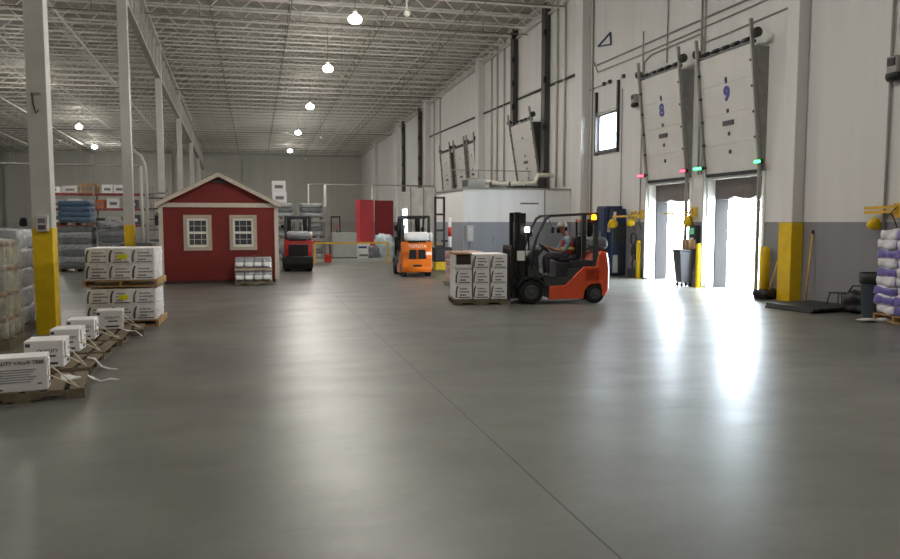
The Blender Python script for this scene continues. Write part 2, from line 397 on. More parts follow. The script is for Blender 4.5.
# ------------------------------------------------------------------ roof joists, girders, columns
def joist_mesh(L, name):
    mb = MB(); D = .62; n = int(L / .62)
    mb.box(0, L, -.06, .06, -.05, 0); mb.box(0, L, -.075, .075, -D, -D + .045)
    for i in range(n):
        a = L * i / n; b = L * (i + 1) / n
        if i % 2: mb.bar((a, 0, -.03), (b, 0, -D + .02), .03)
        else: mb.bar((a, 0, -D + .02), (b, 0, -.03), .03)
    return mb
GX = lambda y: -3.36 - .03 * (y - 13.2)
def girder_x(y): return -3.35 - (y - 13.2) * .029
RL = 16.6; LL = 30.0
jr = jl = None; tilt = -math.atan(.0127)
y = 18.2; k = 0
while y < 86.5:
    x0 = W - RL; 
    if jr is None:
        jr = joist_mesh(RL, 'r').build('roof_joist', M['joist']); tag(jr, 'open web steel roof joist spanning from the column line to the dock wall', 'joist', 'roof joists right of the columns')
        jl = joist_mesh(LL, 'l').build('roof_joist', M['joist']); tag(jl, 'open web steel roof joist spanning left from the column line', 'joist', 'roof joists left of the columns')
        a, b = jr, jl
    else:
        a, b = jr.copy(), jl.copy(); COL.objects.link(a); COL.objects.link(b)
    a.location = (x0, y, ceil_z(x0, y) - .005); a.rotation_euler = (0, tilt, 0)
    b.location = (x0 - .05 - LL * math.cos(tilt), y, ceil_z(x0 - .05 - LL, y) - .005); b.rotation_euler = (0, tilt, 0)
    y += 1.55; k += 1
# bridging lines running along the building
for i, (x, lab) in enumerate(((-1.6, 'dark bridging line nearest the columns under the roof joists'), (1.6, 'dark bridging line left of the row of lamps'), (5.6, 'dark bridging line right of the row of lamps'), (9.2, 'dark bridging line nearest the dock wall'),
                 (-8.0, 'bridging line left of the columns, nearest to them'), (-12.5, 'middle bridging line left of the columns'), (-17.5, 'bridging line far left of the columns'), (-23, 'farthest left bridging line under the roof'))):
    mb = MB(); y = 17.0
    while y < 84.5:
        A = lambda dz, yy: (x, yy, ceil_z(x, yy) + dz)
        mb.bar(A(-.64, y), A(-.64, y + 1.85), .022); mb.bar(A(-.06, y), A(-.06, y + 1.85), .022)
        mb.bar(A(-.64, y + .6), A(-.06, y + 1.25), .018); mb.bar(A(-.06, y + .6), A(-.64, y + 1.25), .018)
        y += 1.85
    tag(mb.build('joist_bridging', M['bridging'] if x > -5 else M['joist']), lab, 'bridging', 'joist bridging lines')
# sprinkler mains across the roof
for i, (y, r) in enumerate(((27.6, .03), (31.8, .028), (47.5, .03), (66, .03))):
    mb = MB(); mb.tube([(W - .2, y, ceil_z(W, y) - 1.0), (-33, y, ceil_z(-33, y) - 1.0)], r)
    for x in range(-30, 12, 4): mb.bar((x, y, ceil_z(x, y) - 1.0), (x, y, ceil_z(x, y) - .6), .02)
    tag(mb.build('sprinkler_pipe', M['bridging']), ['sprinkler pipe crossing the roof nearest the camera', 'second sprinkler pipe crossing the roof', 'sprinkler pipe crossing under the middle of the roof', 'farthest sprinkler pipe crossing under the roof'][i], 'pipe', 'sprinkler pipes')
for i, (x, r) in enumerate(((-7.2, .06), (-10.4, .06), (-14.8, .06), (-19.6, .06))):
    mb = MB(); mb.tube([(x, 16, ceil_z(x, 16) - .85), (x - 1.2, 84, ceil_z(x, 84) - .85)], r)
    tag(mb.build('roof_pipe', M['joist']), ['pale pipe along the roof left of the columns, nearest to them', 'second pale roof pipe left of the columns', 'third pale roof pipe left of the columns', 'fourth pale roof pipe, farthest left'][i], 'pipe', 'pale pipes along the left roof')

COLS = [(-3.31, 13.2), (-3.9, 25.4), (-4.3, 37.7), (-4.56, 50.0), (-4.8, 62.3), (-5.14, 74.6)]
clab = ['nearest white square steel column with tall yellow base beside the wrapped pallets', 'second white square column with a yellow base behind the stacked cartons',
        'third white column in line, seen above the left end of the shed roof', 'fourth white column in line, above the shed roof slope', 'fifth white column in line, thin above the shed roof', 'farthest white column of the line, above the shed roof']
for i, (x, y) in enumerate(COLS):
    p = thing('steel_column', clab[i], 'column', (x, y, 0), 0, 'white columns in the aisle line')
    zt = ceil_z(x, y) - .7
    MB().box(-.145, .145, -.145, .145, 0, zt, None, .012).build('shaft', M['steelw'], p)
    MB().box(-.3, .3, -.3, .3, zt - .02, zt + .02).build('cap_plate', M['steelw'], p)
    tag(MB().box(-.15, .15, -.15, .15, 0.012, 1.76, None, .012).build('base_guard', M['yellow'], p), 'yellow painted base', None)
    MB().box(-.2, .2, -.2, .2, 0, .02).build('base_plate', M['steelg'], p)
# small box on the nearest column, and hook above
t = thing('wall_phone', 'small grey phone box on the face of the nearest yellow-based column', 'control box', (-3.29, 13.2 - .15, 1.70))
MB().box(-.085, .085, -.09, 0, 0, .26, None, .01).build('housing', M['cartong'], t)
MB().box(-.055, .055, -.096, -.09, .13, .21).build('screen', M['printl'], t)
MB().box(-.055, .055, -.096, -.09, .03, .10).build('keypad', M['print'], t)
t = thing('rope_hook', 'small dark hook high on the nearest white column', 'hook', (-3.31, 13.05, 3.6))
MB().tube([(-.06, -.01, .28), (-.04, -.03, .1), (0, -.05, -.04), (.03, -.03, .02)], .012, seg=6).build('hook_bar', M['darksteel'], t)
MB().box(-.08, .06, -.02, 0, .27, .3).build('bracket', M['steelg'], t)
# roof girder trusses from column to column
allc = [(-3.0, 0.9)] + COLS + [(-5.5, 86.8)]
glab = ['roof girder truss nearest the camera above the nearest column', 'roof girder truss between the nearest and second columns', 'roof girder truss between the second and third columns', 'roof girder truss between the third and fourth columns',
        'roof girder truss between the fourth and fifth columns', 'roof girder truss between the fifth and farthest columns', 'roof girder truss from the farthest column to the back wall']
for i, ((xa, ya), (xb, yb)) in enumerate(zip(allc, allc[1:])):
    t = thing('roof_girder', glab[i], 'girder', (0, 0, 0), 0, 'roof girder trusses')
    top = lambda f: Vector((xa + (xb - xa) * f, ya + (yb - ya) * f, ceil_z(-4, ya + (yb - ya) * f) - .78))
    bot = lambda f: top(f) - Vector((0, 0, 1.55))
    MB().bar(top(.0), top(1), .26, .16).build('top_chord', M['steelw'], t)
    MB().bar(bot(.02), bot(.98), .22, .12).build('bottom_chord', M['steelw'], t)
    mb = MB(); n = 8
    for k in range(n):
        a, b, c = k / n, (k + .5) / n, (k + 1) / n
        mb.bar(top(a), bot(max(.02, min(b, .98))), .07); mb.bar(bot(max(.02, min(b, .98))), top(c), .07)
    mb.build('web_bracing', M['steelw'], t)

# ------------------------------------------------------------------ lamps
lamp0 = None
LAMPS = [(3.58, 26.54), (3.45, 35.2), (3.46, 46.9), (3.49, 60.7), (3.56, 76.2), (-12.7, 61.2), (-14.7, 77), (3.5, 15.5), (3.5, 5), (-12.15, 47), (-12.7, 33), (-12.7, 19), (-12.7, 5), (-26, 50), (-26, 28), (-26, 6)]
llab = ['lit round high bay lamp nearest the camera in the aisle row', 'second lit high bay lamp of the aisle row', 'third lit high bay lamp of the aisle row', 'fourth lit high bay lamp of the aisle row', 'farthest small lit high bay lamp of the aisle row',
        'lit high bay lamp just right of the nearest white column', 'lit high bay lamp low and far, left of the second column']
for i, (x, y) in enumerate(LAMPS):
    lab = llab[i] if i < len(llab) else 'high bay lamp outside the view of the photo'
    if lamp0 is None:
        r = thing('high_bay_lamp', lab, 'lamp', (x, y, 9), 0, 'high bay lamps')
        MB().lathe([(.06, .40), (.08, .38), (.08, .20), (.06, .17)], None, 24).build('housing', M['steelg'], r)
        MB().lathe([(.07, .17), (.15, .15), (.21, .10), (.24, .04), (.245, 0), (.215, 0), (.215, .012)], None, 24).build('added_uplight', M['added_uplight'], r)  # glowing upper bowl, added to throw light up onto the ceiling
        MB().lathe([(.212, .01), (.205, -.05), (.15, -.10), (.03, -.125)], None, 24).build('lens', M['lampglass'], r)
        hg = MB().tube([(0, 0, 0), (0, 0, 1.0)], .012, seg=6).build('hanger', M['bridging'], r); hg.location.z = .4; hg.scale.z = ceil_z(x, y) - 9.41
        lamp0 = r
    else:
        r = dup(lamp0, (x, y, 9), None, lab, 'high bay lamps')
        for ch in r.children:
            if ch.name.startswith('hanger'): ch.scale.z = ceil_z(x, y) - 9.41
# hanging sensors / cameras
for i, (x, y, z, L, lab) in enumerate(((4.11, 20.0, 7.5, 3.4, 'white ball sensor hanging on a pole at the top of the picture'), (3.9, 33.5, 8.35, 2.3, 'small white ball sensor hanging under the second lamp'), (4.0, 46, 7.0, 3.2, 'small ball sensor hanging on a long wire by the third lamp'), (3.95, 59, 6.8, 3.2, 'far ball sensor hanging on a long wire by the fourth lamp'))):
    t = thing('hanging_sensor', lab, 'sensor', (x, y, z), 0, 'sensors hanging from the roof')
    r = .09 if i == 0 else .08
    bmh = MB(); bmh.lathe([(.02, r * 1.0), (r * .7, r * .7), (r, 0), (r * .7, -r * .7), (.02, -r)], None, 14); bmh.build('sensor_ball', M['cream'], t)
    MB().tube([(0, 0, r * .8), (0, 0, ceil_z(x, y) - z - .01)], .03 if i == 0 else .006, seg=6).build('pole', M['cream'] if i == 0 else M['bridging'], t)
for i, (x, y, z, lab) in enumerate(((-.6, 22.0, 9.2, 'small dome camera hanging from the roof near the top edge'), (-5.3, 19.5, 7.3, 'small white camera hanging between the nearest two columns'))):
    t = thing('security_camera', lab, 'camera', (x, y, z), 0, 'cameras hanging from the roof')
    MB().lathe([(.07, .1), (.1, .04), (.1, 0)], None, 14).build('housing', M['cream'], t)
    MB().lathe([(.085, 0), (.07, -.06), (.02, -.09)], None, 14).build('dome', M['black'], t)
    MB().tube([(0, 0, .1), (0, 0, ceil_z(x, y) - z - .01)], .015, seg=6).build('pole', M['bridging'], t)

# ------------------------------------------------------------------ dock doors
FACEX = (PI / 2, 0, -PI / 2)     # lettering read from the hall on the dock wall
FACEY = (PI / 2, 0, 0)           # lettering read from the camera side
def dock_door(name, label, ya, yb, z0, z1, lean, number=None, lights=None, zt=None, floor_rails=True):
    """raised vertical-lift panel leaning out from the wall; ya near edge, yb far edge"""
    t = bpy.data.objects.new(name, None); COL.objects.link(t); t.location = (W, ya, 0); tag(t, label, 'dock door', 'raised dock doors', 'structure' if name.startswith('door_') else None)
    H = z1 - z0; Wd = yb - ya
    px = lambda z: -.10 - lean * (z - z0) / H       # panel face x at height z
    def sheet(mb, y0, y1, za, zb, th, off, m=None):
        vs = [mb.bm.verts.new(p) for p in ((px(za) + off, y0, za), (px(za) + off, y1, za), (px(zb) + off, y1, zb), (px(zb) + off, y0, zb),
              (px(za) + off + th, y0, za), (px(za) + off + th, y1, za), (px(zb) + off + th, y1, zb), (px(zb) + off + th, y0, zb))]
        fs = [mb.bm.faces.new([vs[i] for i in f]) for f in ((0, 1, 2, 3), (7, 6, 5, 4), (4, 5, 1, 0), (3, 2, 6, 7), (5, 6, 2, 1), (4, 0, 3, 7))]
        bmesh.ops.recalc_face_normals(mb.bm, faces=fs); mb._set(fs, m)
    mb = MB(); n = 4
    for k in range(n): sheet(mb, .06, Wd - .06, z0 + H * k / n + .0025, z0 + H * (k + 1) / n - .0025, .05, 0)
    panel = mb.build('door_panel', M['doorp'], t)
    mb = MB(); sheet(mb, .05, Wd - .05, z0 - .06, z0 + .03, .05, -.012); mb.build('bottom_seal', M['charcoal'], t)
    for y0 in (-.02, Wd - .06):
        mb = MB(); top = z1 + (.55 if zt is None else zt)
        a = Vector((px(z0) - .03, y0 + .04, 0.05 if floor_rails else z0 - .1)); b = Vector((px(z0) - .03, y0 + .04, z0)); c = Vector((px(top) - .03, y0 + .04, top))
        if floor_rails: mb.bar(a, b, .05, .09)
        mb.bar(b, c, .05, .09)
        rail = mb.build('guide_rail', M['steelg'], t)
        mb = MB()
        for k in range(5):
            z = z0 + .2 + H * k / 5
            mb.bar((px(z), y0 + .04, z), (0, y0 + .04, z), .035)
            mb.lathe([(.035, -.03), (.05, 0), (.035, .03)], None, 8, Matrix.Translation((px(z) - .05, y0 + (.09 if y0 < .5 else -.02), z)))
        mb.build('roller_bracket', M['darksteel'], t)
    for y0, sgn in ((-.03, 1), (Wd + .0, -1)):
        mb = MB(); mb.prism([(px(z0) + .03, z0), (0, z0), (0, z1 - .1), (px(z1) + .03, z1 - .1)], 'y', y0, y0 + .03)
        mb.build('side_gusset', M['gusset' if number else 'darksteel'], t)
    mb = MB(); z = z1 + .12
    mb.tube([(px(z1) + .05, -.15, z), (px(z1) + .05, Wd + .15, z)], .03, seg=8)
    for k in range(5): mb.tube([(px(z1) + .05, Wd * (.1 + .18 * k), z), (px(z1) + .05, Wd * (.1 + .18 * k) + .24, z)], .062, seg=8)
    mb.bar((px(z1) + .03, 0, z1 + .02), (px(z1) + .03, Wd, z1 + .02), .07)
    mb.build('spring_shaft', M['black'], t)
    for y0 in (-.12, Wd + .08):
        MB().lathe([(.06, -.05), (.12, -.04), (.12, .04), (.06, .05)], None, 14, Matrix.Translation((px(z1), y0, z + .08)) @ Matrix.Rotation(PI / 2, 4, 'X')).build('cable_drum', M['darksteel'], t)
    yc = Wd / 2
    def boss(z, y=yc): return MB().box(px(z) - .02, px(z), y - .045, y + .045, z - .05, z + .05)
    mb = MB()
    for f in (.78, .52, .33, .18): mb.box(px(z0 + H * f) - .02, px(z0 + H * f), yc - .04, yc + .04, z0 + H * f - .05, z0 + H * f + .05)
    mb.build('latch', M['charcoal'], t)
    z = z0 + H * .42
    MB().box(px(z) - .03, px(z), yc - .22, yc + .22, z - .06, z + .06).build('lift_handle', M['charcoal'], t)
    if number:
        zz = z0 + H * .655; ang = math.atan(lean / H)
        o = text(number, .50, M['blue_ink'], t, (px(zz) - .006, yc, zz), (PI / 2 + ang, 0, -PI / 2), 'door_number', ext=.004, bold=.022)
        MB().box(px(z0 + H * .75) - .008, px(z0 + H * .75) + .0, yc - .045, yc + .045, z0 + H * .745, z0 + H * .775).build('number_dot', M['blue_ink'], t)
    return t
DD = [dock_door('door_1', 'raised white dock door with a blue number nine, nearest the camera', 15.72, D9[1], 3.14, 6.25, .33, '9'),
      dock_door('door_2', 'raised white dock door with a blue number eight above the open dock', 18.9, D8[1], 3.14, 6.3, .33, '8'),
      dock_door('door_3', 'single raised white door above the white office roof between dark tracks', 30.15, 32.95, 3.3, 6.3, .5, None, floor_rails=False),
      dock_door('door_4', 'first of three raised doors far down the wall, beside the pilaster', 39.5, 41.0, 3.3, 6.3, .25, None, floor_rails=False),
      dock_door('door_5', 'middle one of the three raised doors far down the wall', 41.5, 43.9, 3.3, 6.3, .25, None, floor_rails=False),
      dock_door('door_6', 'farthest one of the three raised doors far down the wall', 44.8, 47.3, 3.3, 6.3, .25, None, floor_rails=False)]
# dock openings: jamb linings, seals, bumpers, leveller lips
for i, (ya, yb) in enumerate((D9, D8)):
    nm = ('nearest', 'second')[i]
    t = thing('dock_seal', 'dark fabric dock seal around the %s open dock door' % nm, 'dock seal', (W + .2, (ya + yb) / 2, 0), 0, 'dock seals')
    h = (yb - ya) / 2
    MB().box(.02, .45, h - .05, h + .32, -.02, 3.15, None, .03).build('side_pad', M['padf'], t)
    MB().box(.02, .45, -h - .32, -h + .02, -.02, 3.15, None, .03).build('side_pad', M['padf'], t)
    mb = MB(); n = 10
    poly = [(-h - .3, 3.3)] + [(h + .3, 3.3)] + [(h + .3 - (2 * h + .6) * k / n, 2.50 + .05 * math.sin(k * 1.9) + (.12 if k in (0, n) else 0)) for k in range(n + 1)]
    mb.prism(poly, 'x', .02, .5); mb.build('head_curtain', M['sealf'], t)
    tl = thing('door_jamb', 'white steel jamb lining of the %s open dock door' % nm, 'door jamb', (W, (ya + yb) / 2, 0), 0, 'white dock door jambs')
    for s in (-1, 1):
        MB().box(-.04, .2, s * h - .05, s * h + .05, 0, 3.12).build('side_jamb', M['jamb'], tl)
    MB().box(-.04, .2, -h + .06, h - .06, 3.02, 3.12).build('head_jamb', M['jamb'], tl)
    t = thing('dock_leveler', 'steel dock leveler plate in the floor of the %s open dock door' % nm, 'dock leveler', (W, (ya + yb) / 2, 0), 0, 'dock levelers')
    MB().box(-.05, .9, -h + .1, h - .1, .0, .012).build('plate', M['galv'], t)
    MB().box(.9, 1.2, -h + .15, h - .15, -.03, .0).build('lip', M['galv'], t)
    for s, c, yy in ((-1, 'near', -h + .12), (1, 'far', h - .02)):
        pass
# signal lamps on the rails: red at door 8, green at door 9
for c, (y, z), lab in (('redled', (21.33, 3.33), 'red signal lamp bar on the far rail of the second dock door'), ('redled', (18.92, 3.33), 'small red signal lamp on the near rail of the second dock door'),
                  ('greenled', (18.2, 3.34), 'green signal lamp bar on the far rail of the nearest dock door'), ('greenled', (15.66, 3.34), 'green signal lamp on the near rail of the nearest dock door')):
    t = thing('signal_lamp', lab, 'signal lamp', (W - .2, y, z), 0, 'dock signal lamps')
    s = .17 if 'bar' in lab else .1
    MB().box(-.06, .02, -s - .03, s + .03, -.05, .05, None, .01).build('housing', M['black'], t)
    MB().box(-.075, -.06, -s, s, -.03, .03).build('lens', M[c], t)
# raised window with its guides
struct('window_1', MB().box(W + .02, W + .08, 23.42, 24.98, 4.42, 4.48).box(W + .02, W + .08, 23.42, 24.98, 5.70, 5.76).box(W + .02, W + .08, 23.42, 23.48, 4.42, 5.76).box(W + .02, W + .08, 24.92, 24.98, 4.42, 5.76), M['charcoal'])
wpane = bpy.data.materials.new('clear_window_glass'); wpane.use_nodes = True
_n = wpane.node_tree.nodes; _l = wpane.node_tree.links; _b = _n['Principled BSDF']; _b.inputs['Alpha'].default_value = .12; _b.inputs['Roughness'].default_value = .05; _b.inputs['Base Color'].default_value = rgb('eef2f4')
MB().box(W + .045, W + .055, 23.48, 24.92, 4.48, 5.70).build('pane', wpane, bpy.data.objects['window_1'])
t = thing('window_guide_frame', 'dark guide frame around the bright window left of the dock doors', 'guide frame', (W, 24.2, 0))
for s in (-.84, .84):
    MB().box(-.09, -.01, s - .05, s + .05, 4.3, 6.6 + (.15 if s < 0 else 0)).build('guide_rail', M['black'], t)
MB().box(-.06, -.01, -.84, .84, 4.32, 4.40).build('bottom_bar', M['black'], t)
MB().box(-.05, -.01, -.84, .84, 5.78, 5.84).build('cross_bar', M['steelg'], t)
mb = MB()
for y in (-.2, .25, -1.2): mb.box(-.1, 0, y - .06, y + .06, 6.75, 6.87)
mb.tube([(-.04, -.1, 6.8), (-.04, 1.9, 6.78)], .015, seg=6)
mb.build('conduit_boxes', M['darksteel'], t)
# dark vertical tracks on the wall
for y, z0, z1, w, lab in ((29.75, 3.2, 11.1, .2, 'thick dark vertical track reaching the roof right of the single raised door'), (33.7, 6.6, 11.0, .2, 'dark vertical track rising above the single raised door'), (54.5, 4.4, 10.4, .24, 'dark vertical track far down the wall, nearer of two'), (60.9, 4.4, 10.3, .24, 'dark vertical track far down the wall, farther of two')):
    t = thing('wall_track', lab, 'track', (W, y, 0), 0, 'dark vertical wall tracks')
    MB().box(-.26, -.02, -w, w, z0, z1).build('channel', M['darksteel'], t)
    mb = MB()
    for k in range(4): mb.box(-.34, -.2, -w - .08, -w + .05, z0 + .6 + k * (z1 - z0) / 4, z0 + .85 + k * (z1 - z0) / 4)
    mb.build('bracket', M['black'], t)
# conduits on the wall
def conduit(lab, pts, r=.022, m='steelg', name='conduit', group='conduits on the dock wall'):
    return tag(MB().tube([(W - .012 - r, p[0], p[1]) for p in pts], r, seg=6).build(name, M[m]), lab, 'conduit', group)
conduit('upper long sloping conduit line above the open dock doors', [(25.2, 7.6), (14.8, 7.5)], .028)
conduit('second conduit just under the upper line above the dock doors', [(25.3, 7.75), (25.0, 7.33), (21.7, 7.28), (14.7, 7.3)], .022)
conduit('conduit with a bend rising over the second dock door', [(21.7, 6.5), (21.65, 7.0), (21.2, 7.15), (18.6, 7.15), (18.4, 7.0), (18.4, 6.6)], .025)
conduit('conduit running from the nearest dock door to the big pilaster', [(18.35, 6.85), (14.7, 6.9)], .022)
conduit('conduit along the wall between the bright pilaster and the thick dark track', [(26.35, 7.6), (29.5, 7.64)], .05, 'darksteel')
conduit('conduit along the wall between the two dark tracks', [(30.0, 7.645), (33.45, 7.70)], .05, 'darksteel')
conduit('conduit along the wall from the far dark track to the third pilaster', [(33.95, 7.71), (38.75, 7.78)], .05, 'darksteel')
conduit('long conduit along the wall above the three far raised doors', [(39.45, 7.79), (51.65, 7.95)], .05, 'darksteel')
for i, (y, z0, z1, r) in enumerate(((21.75, 0.1, 8.0, .02), (20.3, 6.7, 11.3, .02), (18.5, 3.2, 11.3, .03), (18.35, 3.2, 9.0, .02), (23.1, 1, 6.4, .015), (25.4, 0.2, 11, .03), (12.02, .3, 8.5, .03), (11.6, .3, 8.5, .025))):
    conduit(['thin vertical conduit left of the second dock door', 'thin conduit rising to the roof above the second dock door', 'vertical conduit between the two open dock doors', 'thinner vertical conduit between the two open dock doors', 'thin vertical cable right of the bright window',
             'vertical pipe beside the bright pilaster', 'thicker vertical conduit by the bag pallet at the right edge', 'thinner vertical conduit by the bag pallet at the right edge'][i], [(y, z0), (y, z1)], r)
for i, (y, z0, z1) in enumerate(((27.9, 3.3, 11.2), (28.7, 3.3, 11.2), (35.4, 3.4, 11.0), (36.5, 3.4, 11.0), (37.4, 3.4, 11.0), (48.6, 6.0, 10.4), (50.3, 3.0, 10.4))):
    conduit(['pale vertical pipe beside the bright pilaster over the office', 'second pale vertical pipe over the office roof', 'pale vertical pipe just beyond the single raised door', 'middle pale pipe between the single door and the next pilaster',
             'pale pipe just before the third pilaster', 'pale pipe beyond the three raised doors', 'pale pipe nearest the fourth pilaster'][i], [(y, z0), (y, z1)], .05, 'steelw')
t = thing('wall_bracket', 'blue triangular bracket high on the wall left of the dock doors', 'bracket', (W, 24.45, 8.0))
mb = MB(); mb.bar((-.03, -.45, .1), (-.03, .55, .26), .05); mb.bar((-.03, -.45, .1), (-.03, -.4, .52), .05); mb.bar((-.03, .55, .26), (-.03, -.4, .52), .05)
mb.build('frame', M['bluesteel'], t)
# gearbox/speaker at the right edge, opener box at the far rail of door 8
def wall_box(lab, loc, s=1):
    t = thing('door_motor', lab, 'motor', loc, 0, 'wall mounted motors')
    MB().box(-.3 * s, 0, -.16 * s, .16 * s, .0, .42 * s, None, .03).build('gearbox', M['steelg'], t)
    MB().lathe([(.09 * s, -.2 * s), (.13 * s, -.18 * s), (.13 * s, .1 * s), (.05 * s, .16 * s)], None, 14, Matrix.Translation((-.17 * s, 0, -.06 * s)) @ Matrix.Rotation(PI / 2, 4, 'X')).build('motor_drum', M['black'], t)
    MB().box(-.34 * s, -.3 * s, -.1 * s, .1 * s, .18 * s, .36 * s).build('cover', M['charcoal'], t)
wall_box('dark motor box on the conduits high at the right edge', (W - .0, 11.82, 4.75), .8)
wall_box('small dark motor box at the far rail top of the second dock door', (W - .0, 22.05, 5.75), .7)
# yellow dock lights
def dock_light(lab, y, z, arm, out, m, head=1.0, double=False, lf=1.0):
    t = thing('dock_light', lab, 'dock light', (W, y, z), 0, 'dock lights')
    MB().box(-.1, 0, -.1, .1, -.12, .16).build('wall_plate', M['yellow2'], t)
    mb = MB()
    for dz in ((-.0, .09) if double else (0,)):
        mb.bar((-.1, 0, dz), (-out, arm, dz - .02), .05, .06)
    mb.build('arm', M['yellow2'], t)
    mx = Matrix.Translation((-out * lf, arm * lf, -.22)) @ Matrix.Rotation(.7, 4, 'X') @ Matrix.Rotation(-.5, 4, 'Y')
    MB().lathe([(.05 * head, .14 * head), (.09 * head, .1 * head), (.17 * head, -.06 * head), (.17 * head, -.1 * head)], None, 18, mx).build('lamp_head', M['yellow'], t)
    MB().lathe([(.14 * head, -.1 * head), (.02, -.11 * head)], None, 18, mx).build('lamp_lens', M['cream'], t)
    MB().tube([(-.1, 0, .1), (-.2, .05, -.02), (-.12, -.02, -.3), (-.03, -.03, -.5)], .012, seg=6).build('cord', M['black'], t)
    return t
dock_light('yellow double arm dock light on the wall above the trash can', 11.65, 2.06, .65, .25, None, .8, True, .72)
dock_light('yellow dock light with long arm between the two open dock doors', 18.62, 2.12, 1.0, .4, None, 1.0, False, .22)
dock_light('pale dock light on the wall right of the navy machine', 21.62, 2.08, .15, .35, None, .8)
dock_light('yellow dock light in front of the navy machine', 22.1, 2.05, .45, .6, None, 1.0)
# control boxes between the doors
t = thing('control_panel', 'dark dock control box on the wall between the open dock doors', 'control box', (W, 18.53, 1.2), 0)
MB().box(-.16, 0, -.16, .16, 0, .55, None, .015).build('housing', M['charcoal'], t)
MB().box(-.17, -.16, -.09, .09, .3, .48).build('display', emit('small_green_display', '5fbf8a', .35), t)
MB().box(-.18, -.16, -.07, .07, .1, .2).build('button_plate', M['cream'], t)
t = thing('cable_bundle', 'dark coiled cables and boxes on the wall right of the navy machine', 'cables', (W, 21.9, 0), 0)
for k in range(3):
    MB().tube([(-.10 - .03 * k, .18 * math.cos(a), .45 + .42 * k + .2 * math.sin(a)) for a in [i * PI / 7 for i in range(15)]], .025, seg=6).build('coil', M['black'], t)
MB().box(-.15, 0, -.1, .14, .75, 1.05).build('junction_box', M['charcoal'], t)
MB().box(-.2, 0, -.3, .3, 0, .3).build('transformer_box', M['charcoal'], t)
# bollards
def bollard(lab, x, y, h, r=.09):
    t = thing('bollard', lab, 'bollard', (x, y, 0), 0, 'yellow bollards by the docks')
    MB().lathe([(r, 0), (r, h - .04), (r * .8, h), (.01, h + .012)], None, 18).build('post', M['yellow'], t)
    MB().box(-r * 1.5, r * 1.5, -r * 1.5, r * 1.5, 0, .015).build('base_plate', M['yellow2'], t)
bollard('yellow bollard between the nearest dock door and the big pilaster', W - .2, 15.35, 1.24, .12)
bollard('slim yellow bollard between the two open dock doors', W - .22, 18.1, 1.24, .075)
bollard('slim yellow bollard at the far side of the second dock door', W - .16, 21.55, 1.24, .075)
# tilt bin
t = thing('waste_bin', 'dark wheeled bin with a pale rim between the open dock doors', 'bin', (11.9, 18.52, 0), -.15)
t.scale = (.78, .78, .98)
mb = MB()
vs = [mb.bm.verts.new(p) for p in ((-.22, -.24, .12), (.22, -.24, .12), (.22, .24, .12), (-.22, .24, .12), (-.33, -.33, 1.05), (.3, -.33, 1.05), (.3, .33, 1.05), (-.33, .33, 1.05))]
for f in ((3, 2, 1, 0), (4, 5, 6, 7), (0, 1, 5, 4), (1, 2, 6, 5), (2, 3, 7, 6), (3, 0, 4, 7)): mb.bm.faces.new([vs[i] for i in f])
bmesh.ops.bevel(mb.bm, geom=mb.bm.edges[:], offset=.025, segments=2, affect='EDGES')
mb.build('body', M['binp'], t)
MB().box(-.36, .33, -.36, .36, 1.03, 1.09, None, .015).build('rim', M['charcoal'], t)
MB().tube([(-.3, -.3, 1.09), (-.3, -.3, 1.16), (-.3, .3, 1.16), (-.3, .3, 1.09)], .02).build('handle', M['binp'], t)
for sx in (-.16, .16):
    for sy in (-.18, .18):
        MB().lathe([(.03, -.03), (.06, -.025), (.06, .025), (.03, .03)], None, 12, Matrix.Translation((sx, sy, .06)) @ Matrix.Rotation(PI / 2, 4, 'X')).build('wheel', M['rubber'], t)
t = thing('cardboard_box', 'small brown cardboard box standing on top of the dark wheeled bin', 'box', (12.0, 18.46, 1.072), .2)
MB().box(-.13, .13, -.13, .13, 0, .28, None, .006).build('body', M['brown'], t)
MB().box(-.132, .132, -.025, .025, 0, .283).build('tape', M['tan'], t)
# navy machine cabinet on the wall
t = thing('machine_cabinet', 'tall navy blue machine cabinet against the wall left of the dock doors', 'cabinet', (W, 23.3, 0))
MB().box(-.62, -.02, -.35, .40, .0, 2.4, None, .03).build('body', M['bluemach'], t)
MB().box(-.55, -.02, -.62, -.36, .05, 2.3, None, .02).build('side_column', M['bluemach'], t)
MB().box(-.66, -.60, -.28, .34, 1.0, 2.32, None, .01).build('door_upper', M['bluemach'], t)
MB().box(-.66, -.60, .06, .34, .12, .95, None, .01).build('panel_white', M['cream'], t)
MB().box(-.66, -.60, -.28, .03, .12, .95, None, .01).build('panel_blue', mat('blue_panel', '33508c', .4), t)
MB().box(-.664, -.655, .2, .36, 1.9, 2.2).build('label_plate', M['cream'], t)
MB().box(-.50, -.40, -.635, -.62, 1.85, 2.2).build('name_plate', M['cream'], t)
MB().box(-.50, -.32, -.635, -.62, .12, .72).build('lower_panel', M['pale'], t)
MB().box(-.26, -.06, -.635, -.62, .12, 1.0, None, .005).build('grille_panel', M['charcoal'], t)
MB().box(-.52, -.06, -.63, -.62, 1.08, 1.78, None, .005).build('center_panel', M['charcoal'], t)
MB().box(-.62, -.57, -.56, -.42, 1.5, 1.75).build('control_pad', M['steelg'], t)
MB().box(-.7, -.66, -.02, .02, 1.35, 1.55).build('handle', M['galv'], t)
